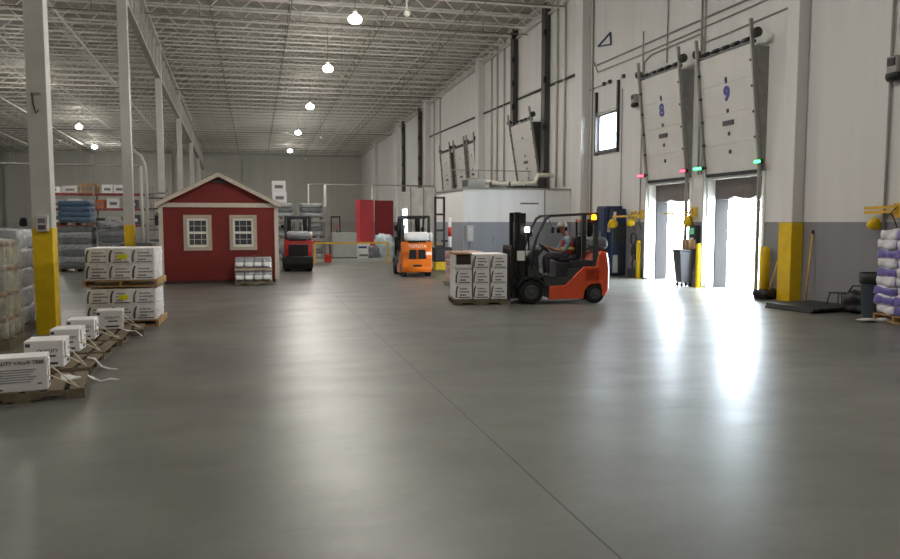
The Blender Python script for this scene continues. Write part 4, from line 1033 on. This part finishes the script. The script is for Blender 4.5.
for i, (pts, lab) in enumerate((([(-1.93, 9.12, .10), (-1.84, 9.16, .03), (-1.77, 9.12, .01), (-1.68, 9.2, .012), (-1.58, 9.17, .008)], 'white film tail on the floor beside the nearest low pallet'),
                 ([(-2.1, 10.05, .14), (-2.0, 10.0, .12), (-1.9, 9.9, .04), (-1.8, 9.84, .012), (-1.7, 9.82, .01)], 'white film tail trailing off the second low pallet'),
                 ([(-2.1, 12.3, .2), (-1.98, 12.35, .14), (-1.88, 12.5, .11), (-1.78, 12.45, .03)], 'white film tail by the farthest low pallets'))):
    mb = MB(); n = len(pts)
    L = [mb.bm.verts.new(Vector(p) + Vector((0, .03, .01 * (k % 2)))) for k, p in enumerate(pts)]; Rr = [mb.bm.verts.new(Vector(p) - Vector((0, .03, 0))) for p in pts]
    fs = [mb.bm.faces.new((L[k], L[k + 1], Rr[k + 1], Rr[k])) for k in range(n - 1)]
    bmesh.ops.solidify(mb.bm, geom=fs, thickness=.008); tag(mb.build('film_tail', M['foil']), lab, 'plastic film', 'white film tails')
# loose crumpled film on the nearest pallet
o = MB().lump(-.09, .1, -.05, .05, 0, .04, None, amp=.05, seed=12).build('film_scrap', M['foil'], None, (-2.02, 8.85, .106), .5); tag(o, 'crumpled white film lying on the boards of the nearest low pallet', 'plastic film')

# forklift load
FD = Vector((math.cos(RZ), math.sin(RZ), 0)); FL = Vector((-math.sin(RZ), math.cos(RZ), 0))
def fl(x, y, z=0): p = Vector(FK) + FD * x + FL * y; return (p.x, p.y, z)
LR = RZ - PI
pallet('wooden pallet on the forks of the orange red forklift', fl(1.14, 0), LR, 1.22, 1.0, .13, 'wood', 'y', 6)
l0 = None
for r in range(3):
    for c in range(3):
        if r == 2 and c == 0: continue
        lab = 'white carton in the %s row, %s column, of the load on the forklift' % (('bottom', 'middle', 'top')[r], ('left', 'centre', 'right')[c])
        loc = fl(1.14 + .39 - .40 * c + .0, .5, .132 + .336 * r)
        if l0 is None: l0 = carton(lab, .37, .98, .33, 'cartons on the forklift load'); l0.location = loc; l0.rotation_euler = (0, 0, LR)
        else: dup(l0, loc, LR, lab)
# torn open carton at the top left
t = thing('carton', 'torn open carton with dark inside at the top left of the forklift load', 'carton', fl(1.53, .5, .132 + .672), LR, 'cartons on the forklift load')
w, d, h = .37, .98, .33
MB().box(-w / 2, w / 2, 0, .02, 0, h * .3).box(-w / 2, -w / 2 + .02, .0, d, 0, h).box(w / 2 - .02, w / 2, 0, d, 0, h).box(-w / 2, w / 2, d - .02, d, 0, h).box(-w / 2, w / 2, 0, d, 0, .02).build('body', M['carton'], t)
MB().box(-w / 2 + .022, w / 2 - .022, .03, d - .03, .022, h * .92, None, .01).build('contents', M['darkbrown'], t)
MB().prism([(-w / 2, h * .97), (w / 2, h), (w / 2, h + .02), (-w / 2 - .03, h + .03)], 'y', -.03, d, None, .004).build('top_flap', M['brown'], t)
o = MB().box(.62, .625, -.5, .5, .1, 1.16).lump(.58, .7, -.52, -.3, .1, .9, None, amp=.05, seed=3).build('stretch_film', M['film'], None, fl(1.14, 0), RZ); tag(o, 'clear film over the left end of the forklift load', 'plastic film')

# ------------------------------------------------------------------ red shed
sh = thing('garden_shed', 'red wooden shed with tan trim, gable roof and two front windows', 'shed', (-1.03, 23.1, 0))
hw, ev, ap, dp = 1.66, 2.42, 3.27, 3.4
m = MB()
m.prism([(-hw, .1), (hw, .1), (hw, ev), (0, ap - .06), (-hw, ev)], 'y', 0, dp)
m.build('walls', M['darkred'], sh)
MB().box(-hw + .05, hw - .05, .03, dp - .05, 0, .1).build('skid_base', M['darkbrown'], sh)
for s in (-1, 1):
    sl = math.atan2(ap - ev, hw)
    m = MB(); m.prism([(s * 0, ap), (s * (hw + .14), ev - .07), (s * (hw + .14), ev - .0), (0, ap + .07)], 'y', -.14, dp + .1); m.build('roof_slope', M['slate'], sh)
    m = MB(); m.prism([(0, ap - .07), (s * (hw + .14), ev - .14), (s * (hw + .14), ev - .01), (0, ap + .06)], 'y', -.17, -.14); m.build('rake_trim', M['trim'], sh)
    MB().box(s * hw - .06, s * hw + .06, -.03, .06, .1, ev - .05).build('corner_trim', M['trim'], sh)
MB().box(-hw - .05, hw + .05, -.05, .0, ev - .13, ev - .0).build('band_trim', M['trim'], sh)
v = MB().box(-.19, .19, -.035, 0, ap - .26, ap - .16).build('gable_vent', M['greybody'], sh)
m = MB()
for k in range(3): m.box(-.16, .16, -.045, -.03, ap - .25 + k * .03, ap - .235 + k * .03)
m.build('louver', M['darkbrown'], v)
for s, x in ((-1, -.63), (1, .68)):
    z0, z1, w2 = 1.0, 2.06, .40
    m = MB()
    m.box(x - w2, x + w2, -.05, 0, z1 - .10, z1); m.box(x - w2, x + w2, -.05, 0, z0, z0 + .10); m.box(x - w2, x - w2 + .1, -.05, 0, z0 + .1, z1 - .1); m.box(x + w2 - .1, x + w2, -.05, 0, z0 + .1, z1 - .1)
    wn = m.build('window', M['tan'], sh)
    a, b = w2 - .1, .06; zm = (z0 + z1) / 2
    m = MB()
    for q0, q1, r0, r1 in ((x - a, x + a, z1 - .17, z1 - .1), (x - a, x + a, z0 + .1, z0 + .17), (x - a, x - a + .06, z0 + .1, z1 - .1), (x + a - .06, x + a, z0 + .1, z1 - .1), (x - a, x + a, zm - .035, zm + .035)): m.box(q0, q1, -.035, .0, r0, r1)
    for k in (1, 2): xx = x - a + 2 * a * k / 3; m.box(xx - .005, xx + .005, -.02, -.0, z0 + .15, z1 - .15)
    for zz in (z0 + .33, z1 - .33): m.box(x - a, x + a, -.02, 0, zz - .005, zz + .005)
    m.build('sash', M['cream'], wn)
    MB().box(x - a, x + a, -.012, 0, z0 + .1, z1 - .1).build('pane', M['glassdark'], wn)
t = thing('wall_lantern', 'small black lantern on the left corner of the red shed', 'lantern', (-1.03 - hw - .05, 23.05, 1.95))
MB().box(-.1, 0, -.06, .06, -.2, .1, None, .02).build('body', M['black'], t); MB().tube([(0, 0, .1), (-.05, 0, .2), (-.08, 0, .1)], .015, seg=6).build('bracket', M['black'], t)
# small wrapped pallet in front of the shed
pallet('grey wooden pallet under the small two tier wrapped load by the shed', (-.07, 22.45, 0), 0, 1.08, .8, .12, 'wood', 'y', 6)
b0 = None
for r in range(2):
    for c in range(4):
        lab = 'white wrapped bag, %s tier, %s of four, on the small pallet by the shed' % (('lower', 'upper')[r], ('first', 'second', 'third', 'fourth')[c])
        loc = (-.07 - .39 + .26 * c, 22.45, .122 + r * .385)
        if b0 is None:
            b0 = thing('wrapped_sack', lab, 'sack', loc, 0, 'sacks on the small shed pallet')
            MB().lump(-.135, .135, -.38, .38, 0, .30, None, amp=.03, seed=5).build('sack', M['silver'], b0)
            MB().lump(-.12, .12, -.405, -.30, .05, .17, None, amp=.02, seed=6).build('white_panel', M['carton'], b0)
        else: dup(b0, loc, None, lab)
tag(MB().box(-.53, .53, -.4, .4, 0, .07).build('cardboard_sheet', M['tan'], None, (-.07, 22.45, .435)), 'tan cardboard layer between the two tiers on the small pallet', 'cardboard')
o = MB().lump(-.55, .55, -.43, .43, .0, .72, None, amp=.05, seed=9, n=6).build('stretch_film', M['film'], None, (-.07, 22.45, .12)); tag(o, 'shiny clear film around the small two tier load by the shed', 'plastic film')

# ------------------------------------------------------------------ sky and sun outside
wd = bpy.data.worlds.new('sky'); S.world = wd; wd.use_nodes = True
bg = wd.node_tree.nodes['Background']; bg.inputs['Color'].default_value = (.78, .89, 1.0, 1); bg.inputs['Strength'].default_value = 42.0

# ------------------------------------------------------------------ white office room by the dock wall
of = thing('office_room', 'white and grey walled office room behind the orange red forklift', 'office', (0, 0, 0)); of['kind'] = 'structure'
OX, OY, OZ, OB = 7.8, 27.3, 3.12, 31.6
MB().box(OX, W - .01, OY, OB, 0, OZ).build('walls', M['office'], of)
MB().box(OX - .06, W - .01, OY - .06, OB + .06, OZ, OZ + .06).build('roof_edge', M['steelg'], of)
MB().box(11.15, 11.2, OY - .02, OY, .1, OZ).build('panel_joint', M['steelg'], of)
mb = MB(); x = 10.15
for k in range(13):
    ww = RND.uniform(.03, .07); mb.box(x, x + ww, OY - .012, OY, 2.55, 2.61); x += ww + .015
mb.build('sign_strip', M['print'], of)
t = thing('breaker_box', 'pale grey electrical box on the front of the office behind the load', 'electrical box', (8.05, OY, 1.1))
MB().box(-.14, .14, -.14, 0, 0, .62, None, .015).build('housing', M['pale'], t); MB().box(-.1, .1, -.15, -.14, .08, .54).build('cover', M['cartong'], t)
MB().tube([(0, -.05, .62), (0, -.05, .78)], .02, seg=6).tube([(0, -.05, 0), (0, -.05, -.9)], .02, seg=6).build('conduit', M['steelg'], t)
t = thing('wall_switch', 'thin grey conduit with small box low on the office front', 'electrical box', (9.1, OY, .8))
MB().box(-.06, .06, -.06, 0, .3, .5).build('housing', M['steelg'], t); MB().tube([(0, -.03, .3), (0, -.03, -.7)], .015, seg=6).build('conduit', M['steelg'], t)
def simple(name, lab, cat, mb, m, group=None, loc=None, rz=0): return tag(mb.build(name, M[m] if m else None, None, loc, rz), lab, cat, group)
TOP = OZ + .06
t = thing('air_handler', 'grey air handling unit on the office roof, left end', 'air unit', (8.6, 28.6, TOP))
MB().box(-.35, .35, -.5, .5, .04, .42, None, .02).build('housing', M['galv'], t)
MB().box(-.36, -.34, -.4, .4, .1, .36).build('grille', M['charcoal'], t)
for sx in (-.25, .25): MB().box(sx - .05, sx + .05, -.45, .45, 0, .04).build('foot', M['black'], t)
t = thing('roof_duct', 'bent white duct pipe running along the office roof', 'duct', (9.4, 28.2, TOP))
MB().tube([(-.4, .3, .30), (.2, .1, .22), (1.4, 0, .24), (1.7, 0, .27), (1.75, 0, .42), (1.85, 0, .58), (2.1, .1, .60), (2.6, .2, .58)], .085, seg=10).build('pipe', M['cream'], t)
mb = MB()
for x in (-.2, .6, 1.3, 2.3): mb.box(x - .03, x + .03, -.06, .06, 0, .3 if x < 2 else .52)
mb.build('support', M['darksteel'], t)
t = thing('roof_clutter', 'dark pipes and valves on the right part of the office roof', 'pipework', (10.9, 29.4, TOP))
mb = MB()
for k in range(4): mb.tube([(-1.2, .3 * k - .4, .12 + .1 * (k % 2)), (.2, .3 * k - .4, .15 + .12 * (k % 3)), (1.2, .3 * k - .4, .12)], .035, seg=8)
mb.build('pipe', M['darksteel'], t)
for k, (x, y, w, h) in enumerate(((-.9, -.3, .3, .38), (-.2, -.45, .4, .3), (.5, -.2, .35, .45), (.95, .2, .25, .55))): MB().box(x - w / 2, x + w / 2, y - .15, y + .15, 0, h, None, .02).build('valve_box', M[('greyload', 'charcoal', 'galv', 'darksteel')[k]], t)
t = thing('roof_railing', 'thin grey handrail along the back of the office roof', 'railing', (0, 0, TOP))
for x in (8.4, 9.6, 10.8, 12.0): MB().tube([(x, 31.2, 0), (x, 31.2, .95)], .022, seg=6).build('post', M['steelg'], t)
MB().tube([(8.4, 31.2, .95), (12.1, 31.2, .95)], .022, seg=6).build('rail', M['steelg'], t)

# ------------------------------------------------------------------ wire cages and partitions
def cage(lab, xa, xb, y, h, posts, group='wire partitions'):
    t = thing('wire_partition', lab, 'partition', (0, y, 0), 0, group)
    for x, r in posts: MB().tube([(x, 0, 0), (x, 0, h)], r, seg=8).build('post', M['steelw'], t)
    MB().tube([(xa, 0, h), (xb, 0, h)], .04, seg=8).build('top_rail', M['steelg'], t)
    mb = MB(); st = .3; n = int((xb - xa) / st)
    for k in range(n + 1): x = xa + (xb - xa) * k / n; mb.box(x - .003, x + .003, -.003, .003, .05, h)
    for k in range(int(h / st)): mb.box(xa, xb, -.003, .003, .1 + k * st, .106 + k * st)
    mb.build('wire_mesh', M['galv'], t)
    return t
cage('wire partition with dark top rail and white end post beside the second column', -15, -4.56, 33, 4.18, ((-4.56, .06), (-8.0, .05), (-11.5, .05), (-15, .05)))
cage('wire partition with pale top rail behind the red boards and the forklifts', 3.5, 12.15, 50, 4.36, ((3.5, .05), (4.6, .10), (7.8, .05), (12.1, .05)))
t = thing('curved_pipe', 'white pipe curving down beside the second column', 'pipe', (-4.42, 33.4, 0))
MB().tube([(-.75, .3, 4.95), (-.45, .1, 4.85), (-.2, 0, 4.65), (-.05, 0, 4.3), (0, 0, 3.9), (0, 0, 0)], .07, seg=10).build('pipe', M['steelw'], t)
MB().box(-.12, .12, -.12, .12, 0, .03).build('flange', M['steelg'], t)
t = thing('wire_shelving', 'grey wire shelving tower between the second column and the red shed', 'shelving', (-4.2, 35.0, 0))
for sx in (-.42, .42):
    for sy in (-.4, .4): MB().box(sx - .03, sx + .03, sy - .03, sy + .03, 0, 3.3).build('upright', M['steelg'], t)
for k in range(13): MB().box(-.42, .42, -.4, .4, .3 + k * .235, .35 + k * .235).build('shelf', M['slate' if k % 2 else 'galv'], t)
t = thing('plastic_partition', 'scuffed white sheet partition between the orange forklift and the office', 'partition', (0, 49.6, 0))
mb = MB(); mb.box(10.4, 12.2, 0, .05, 0, 4.22); mb.build('sheet', M['plaster'], t)
for x in (10.4, 11.3, 12.15): MB().box(x - .03, x + .03, -.05, 0, 0, 4.25).build('batten', M['steelg'], t)
t = thing('door_jamb', 'white frame of the far bright doorway left of the orange forklift top', 'door frame', (W, 60.5, 0))
for s in (-1, 1): MB().box(-.12, .3, s * 1.1 - .12, s * 1.1 + .12, 0, 3.1).build('side_jamb', M['jamb'], t)
MB().box(-.12, .3, -.98, .98, 2.95, 3.15).build('head_jamb', M['jamb'], t)

# ------------------------------------------------------------------ storage rack at the left back
rk = thing('storage_rack', 'tall storage rack with dark red beams behind the nearest columns', 'storage rack', (0, 48, 0))
for x in (-12.6, -9.3, -6.1):
    for yy in (0, 1.0): MB().box(x - .05, x + .05, yy - .04, yy + .04, 0, 4.0).build('upright', M['steelg'], rk)
for z in (1.55, 2.55, 3.45):
    for yy in (0, 1.0): MB().box(-12.6, -6.1, yy - .03, yy + .03, z, z + .12).build('beam', M['beamred'], rk)
    MB().box(-12.6, -6.1, -.02, 1.02, z + .12, z + .14).build('deck', M['steelg'], rk)
lv = {1.69: 'lowest', 2.69: 'middle', 3.59: 'top'}
def stockbox(lab, x, y, z, w, d, h, m, parts=True, group='goods on the storage rack', name='carton', cat='carton'):
    t = thing(name, lab, cat, (x, y, z), 0, group)
    MB().box(-w / 2, w / 2, 0, d, 0, h, None, .012).build('body', M[m], t)
    MB().box(-w * .3, w * .3, -.006, 0, h * .3, h * .6).build('label_patch', M['printl' if m != 'slate' else 'carton'], t)
    return t
names = ['farthest left', 'second from left', 'third from left', 'fourth from left', 'fifth from left', 'rightmost']
for z, items in ((3.59, ((-11.6, .9, .35, 'carton'), (-10.6, .8, .4, 'cartong'), (-9.55, .85, .55, 'brown'), (-8.55, .6, .5, 'carton'), (-7.9, .6, .5, 'carton'))),
                 (2.69, ((-11.4, .9, .5, 'cartong'), (-10.4, .7, .55, 'carton'), (-9.0, .5, .5, 'orangebeam'), (-8.25, .7, .6, 'carton'), (-7.2, .6, .5, 'slate'))),
                 (1.69, ((-11.4, .9, .5, 'slate'), (-10.2, .8, .5, 'greyload'), (-9.1, .5, .4, 'charcoal'), (-8.2, .7, .5, 'cartong'), (-7.1, .6, .6, 'slate')))):
    for i, (x, w, h, m) in enumerate(items):
        stockbox('%s %s box on the %s level of the red beam rack' % ({'carton': 'white', 'cartong': 'off-white', 'brown': 'brown', 'orangebeam': 'orange', 'slate': 'dark slate', 'greyload': 'grey', 'charcoal': 'black'}[m], '' if False else names[i], lv[z]), x, 48.05, z, w, .8, h, m)
# grey and blue wrapped loads in front of the rack
def load(lab, x, y, z, w, d, h, m, layers, group='wrapped pallet loads', wrap='filmg', wood='wood', cat='pallet load', sep=None):
    t = thing('pallet_load', lab, cat, (x, y, z), 0, group)
    mb = MB()
    for k in range(3): mb.box(-w / 2 + k * (w - .1) / 2, -w / 2 + k * (w - .1) / 2 + .1, -d / 2, d / 2, 0, .1)
    mb.box(-w / 2, w / 2, -d / 2, d / 2, .1, .12); mb.build('pallet', M[wood], t)
    hh = (h - .12) / layers
    for k in range(layers):
        MB().lump(-w / 2 + .02, w / 2 - .02, -d / 2 + .02, d / 2 - .02, .12 + hh * k, .12 + hh * (k + 1) - .012, None, amp=.018, seed=k + x, rnd=.05).build('layer', M[sep if sep and k % 2 else m], t)
    if wrap: MB().lump(-w / 2 - .01, w / 2 + .01, -d / 2 - .01, d / 2 + .01, .1, h + .015, None, amp=.03, seed=x * 2, rnd=.06, n=5).build('stretch_film', M[wrap], t)
    return t
load('slate layered pallet load under the blue wrapped load', -6.5, 30.4, 0, 1.2, 1.0, 1.70, 'slate', 7, sep='silver')
load('blue film wrapped load on top of the slate pallet load', -6.5, 30.4, 1.73, 1.16, 1.0, .92, 'bluewrap', 4, wrap=None)
load('dark grey layered pallet load left of the second column', -5.15, 30.4, 0, 1.15, 1.0, 1.55, 'slate', 6, sep='greyload')
simple('grey_tarp', 'pale grey tarp heaped over the dark grey load by the second column', 'tarp', MB().lump(-.6, .6, -.52, .52, 0, .30, None, amp=.12, seed=21, rnd=.2), 'silver', None, (-5.15, 30.4, 1.58))
load('silver wrapped pallet load in front of the rack, far left of the slate load', -8.0, 31.0, 0, 1.2, 1.0, 1.5, 'silver', 5)
load('slate pallet load between the red shed and the double carton stack', -4.0, 27.6, 0, 1.1, 1.0, 1.15, 'slate', 5, sep='silver')
# wrapped pallets at the left edge of the picture
t = thing('pallet_load', 'film wrapped pallet of yellowish upright rolls at the left edge', 'pallet load', (-4.02, 12.15, 0), .05, 'wrapped loads at the left edge')
mb = MB(); mb.box(-.55, .55, -.5, .5, .1, .13)
for k in range(3): mb.box(-.55 + .48 * k, -.45 + .5 * k, -.5, .5, 0, .1)
mb.build('pallet', M['wood'], t)
for i in range(3):
    for j in range(3):
        if i == 0 and j == 2: continue
        x = -.34 + .34 * i; y = -.34 + .34 * j; pr = []
        for k in range(4):
            z = .13 + .365 * k; pr += [(.145, z), (.165, z + .04), (.165, z + .31), (.14, z + .355)]
        rl = MB().lathe(pr, None, 18, Matrix.Translation((x, y, 0))).build('roll', M['insul'], t)
        mb = MB()
        for k in range(4): mb.lathe([(.168, .40 + .365 * k), (.168, .47 + .365 * k)], None, 18, Matrix.Translation((x, y, 0)))
        mb.build('band', M['rust'], rl)
MB().lump(-.55, .55, -.52, .52, .10, 1.62, None, amp=.035, seed=31, n=7, rnd=.06).build('stretch_film', M['filmroll'], t)
load('silver film wrapped pallet load just left of the nearest column', -4.3, 13.75, 0, 1.15, 1.0, 1.74, 'silver', 5, 'wrapped loads at the left edge')
load('grey wrapped pallet load behind the wrapped rolls at the left edge', -5.7, 15.6, 0, 1.5, 1.1, 1.86, 'greyload', 4, 'wrapped loads at the left edge')
simple('black_pouch', 'small black pouch on top of the load beside the nearest column', 'pouch', MB().lump(-.06, .06, -.05, .05, 0, .16, None, amp=.02, seed=2, rnd=.25), 'black', None, (-3.76, 13.75, 1.77))

# ------------------------------------------------------------------ goods right of the shed
rk = thing('storage_rack', 'grey steel rack of wrapped goods behind the red and black forklift', 'storage rack', (0, 35.5, 0))
for x in (.55, 1.95, 3.3):
    for yy in (0, 1.0): MB().box(x - .04, x + .04, yy - .04, yy + .04, 0, 2.6).build('upright', M['steelg'], rk)
for z in (.95, 1.85):
    for yy in (0, 1.0): MB().box(.55, 3.3, yy - .03, yy + .03, z, z + .1).build('beam', M['steelg'], rk)
    MB().box(.55, 3.3, 0, 1.0, z + .1, z + .12).build('deck', M['galv'], rk)
for z, ln in ((0, 'floor'), (1.07, 'middle'), (1.97, 'top')):
    for x, sd in ((1.22, 'left'), (2.62, 'right')):
        load('silver wrapped goods on the %s level, %s bay of the grey rack' % (ln, sd), x, 36.0, z, 1.12, .9, .78, 'silver', 3, 'goods on the grey rack', None, sep='greyload')
stockbox('lower white carton stacked on the goods above the shed roof corner', 1.15, 35.7, 2.76, .64, .6, .52, 'carton', group='white cartons above the shed corner')
stockbox('upper white carton stacked on another above the shed roof corner', 1.12, 35.7, 3.29, .62, .6, .5, 'carton', group='white cartons above the shed corner')
t = thing('board_crate', 'pale grey board crate behind the yellow barrier between the forklifts', 'crate', (4.22, 35.9, 0))
MB().box(-.6, .6, 0, .9, .12, 1.32, None, .015).build('body', M['pale'], t)
MB().box(-.62, .62, -.02, .92, .04, .12).build('base', M['charcoal'], t)
for sx in (-.5, .5): MB().box(sx - .05, sx + .05, 0, .9, 0, .04).build('runner', M['wood'], t)
def barrier(lab, xa, xb, y, h=.95):
    t = thing('safety_barrier', lab, 'barrier', (0, y, 0), 0, 'yellow safety barriers')
    for x in (xa, xb):
        MB().box(x - .045, x + .045, -.045, .045, 0, h).build('post', M['yellow2'], t); MB().box(x - .12, x + .12, -.12, .12, 0, .02).build('foot_plate', M['yellow2'], t)
    MB().box(xa, xb, -.055, -.045, h - .08, h).build('rail', M['yellow2'], t)
barrier('yellow safety barrier in front of the pale board crate', 2.55, 5.85, 33.0)
barrier('yellow safety barrier between the orange forklift and the office', 6.4, 7.7, 31.0, .95)
def pallet_truck(lab, x, y, rz, m, h=2.1):
    t = thing('pallet_truck', lab, 'pallet truck', (x, y, 0), rz, 'pallet trucks')
    MB().box(-.2, .2, -.35, .35, .08, .8, None, .04).build('body', M[m], t)
    for s in (-1, 1):
        MB().box(.2, 1.2, s * .2 - .08, s * .2 + .08, .06, .12).build('fork', M['darksteel'], t)
        MB().lathe([(.04, -.04), (.07, -.035), (.07, .035), (.04, .04)], None, 12, Matrix.Translation((0, s * .28, .07)) @ Matrix.Rotation(PI / 2, 4, 'X')).build('wheel', M['rubber'], t)
        MB().box(.12, .2, s * .22 - .03, s * .22 + .03, .1, h).build('mast_channel', M['black'], t)
    MB().box(.13, .19, -.22, .22, h - .08, h).build('mast_bar', M['black'], t)
    MB().tube([(-.2, 0, .7), (-.4, 0, 1.1), (-.5, 0, 1.5)], .03, seg=8).build('tiller_arm', M['black'], t)
    MB().tube([(-.5, -.14, 1.5), (-.56, -.14, 1.62), (-.56, .14, 1.62), (-.5, .14, 1.5)], .025, seg=8).build('tiller_handle', M['red'], t)
    return t
pallet_truck('black pallet truck with a thin mast behind the pale board crate', 4.05, 38.2, PI / 2, 'black', 2.15)
pallet_truck('red bodied pallet truck beside the grey rack, left of the board crate', 3.0, 40.5, PI / 2 + .5, 'red', 1.9)
t = thing('red_board', 'bright red tall board panel with folded side behind the board crate', 'board', (0, 46, 0), 0, 'tall red boards')
MB().prism([(6.15, .25), (6.4, 0), (7.28, .05), (7.28, .1), (6.42, .06), (6.18, .3)], 'z', .55, 3.25).build('panel', M['redpanel'], t)
MB().box(6.15, 7.3, -.1, .5, 0, .55, None, .02).build('base', M['redpanel'], t)
t = thing('red_board', 'deep red tall board panel right of the bright red one', 'board', (0, 46.2, 0), 0, 'tall red boards')
MB().prism([(7.36, .0), (8.6, .25), (8.6, .3), (7.36, .06)], 'z', .55, 3.22).build('panel', M['redpanel2'], t)
MB().box(7.4, 8.5, -.1, .5, 0, .55, None, .02).build('base', M['redpanel2'], t)
for k, (x, y, z, w, h) in enumerate(((5.2, 36.2, 0, .75, .42), (5.15, 36.2, .43, .7, .36))):
    t = thing('carton', ('lower', 'upper')[k] + ' white sack box with blue print right of the board crate', 'carton', (x, y, z), 0, 'white boxes right of the board crate')
    MB().box(-w / 2, w / 2, 0, .6, 0, h, None, .02).build('body', M['carton'], t); MB().box(-w * .3, w * .3, -.005, 0, h * .35, h * .6).build('printing', M['blue_ink'] if k else M['printl'], t)
simple('wrapped_bundle', 'pale blue film wrapped bundle left of the orange forklift', 'bundle', MB().lump(-.42, .42, -.4, .4, 0, 1.25, None, n=5, amp=.12, seed=14, rnd=.16), 'bluepale', None, (6.05, 35.2, 0))
simple('folded_tarp', 'dark folded tarp between the white boxes and the pale blue bundle', 'tarp', MB().lump(-.25, .25, -.3, .3, 0, .72, None, n=4, amp=.1, seed=15, rnd=.2), 'greyload', None, (5.45, 34.6, 0))
tag(MB().box(2.65, 6.3, 34.0, 34.12, 0, .16).build('floor_curb', M['pale']), 'low pale curb on the floor behind the yellow barrier', 'curb')
t = thing('fuel_can', 'small red can on the floor left of the board crate', 'can', (3.2, 33.8, 0))
MB().box(-.16, .16, -.1, .1, 0, .36, None, .03).build('body', M['red'], t); MB().lathe([(.03, .36), (.03, .44)], None, 10).build('spout', M['orangebeam'], t); MB().tube([(-.12, 0, .36), (-.1, 0, .43), (-.0, 0, .43), (.0, 0, .36)], .015, seg=6).build('handle', M['red'], t)
# walkie stacker right of the orange forklift
t = thing('walkie_stacker', 'black walkie stacker with tall thin mast between the orange forklift and office', 'stacker', (6.72, 26.4, 0), PI / 2)
for s in (-1, 1):
    MB().box(.3, .40, s * .17 - .035, s * .17 + .035, .1, 2.8).build('mast_channel', M['black'], t)
    MB().box(.3, 1.3, s * .28 - .07, s * .28 + .07, .04, .12).build('support_leg', M['black'], t)
mb = MB()
for z in (.9, 1.5, 2.1, 2.72): mb.box(.31, .39, -.17, .17, z, z + .07)
mb.build('mast_cross_bar', M['black'], t)
MB().box(-.25, .28, -.36, .36, .38, .92, None, .05).build('body', M['black'], t); MB().box(-.22, .26, -.3, .3, .06, .38, None, .03).build('lower_panel', M['yellow'], t)
MB().tube([(-.2, 0, .9), (-.35, 0, 1.15)], .03, seg=8).build('tiller_arm', M['black'], t); MB().box(-.45, -.32, -.12, .12, 1.12, 1.2, None, .02).build('tiller_head', M['black'], t)
t = thing('marker_post', 'white post with red band beside the walkie stacker mast', 'post', (7.18, 27.0, 0))
MB().lathe([(.07, 0), (.07, 2.0), (.02, 2.03)], None, 14).build('tube', M['carton'], t); MB().lathe([(.074, 1.3), (.074, 1.65)], None, 14).build('band', M['red'], t); MB().lathe([(.16, 0), (.16, .03)], None, 14).build('base', M['charcoal'], t)
load('pinkish wrapped pallet load behind the left end of the forklift load', 5.85, 20.3, 0, 1.0, 1.0, 1.02, 'pinkload', 4, 'wrapped pallet loads', 'film')

S.view_settings.view_transform = 'Standard'; S.view_settings.look = 'None'; S.view_settings.gamma = 1.0
S.view_settings.exposure = 0.06
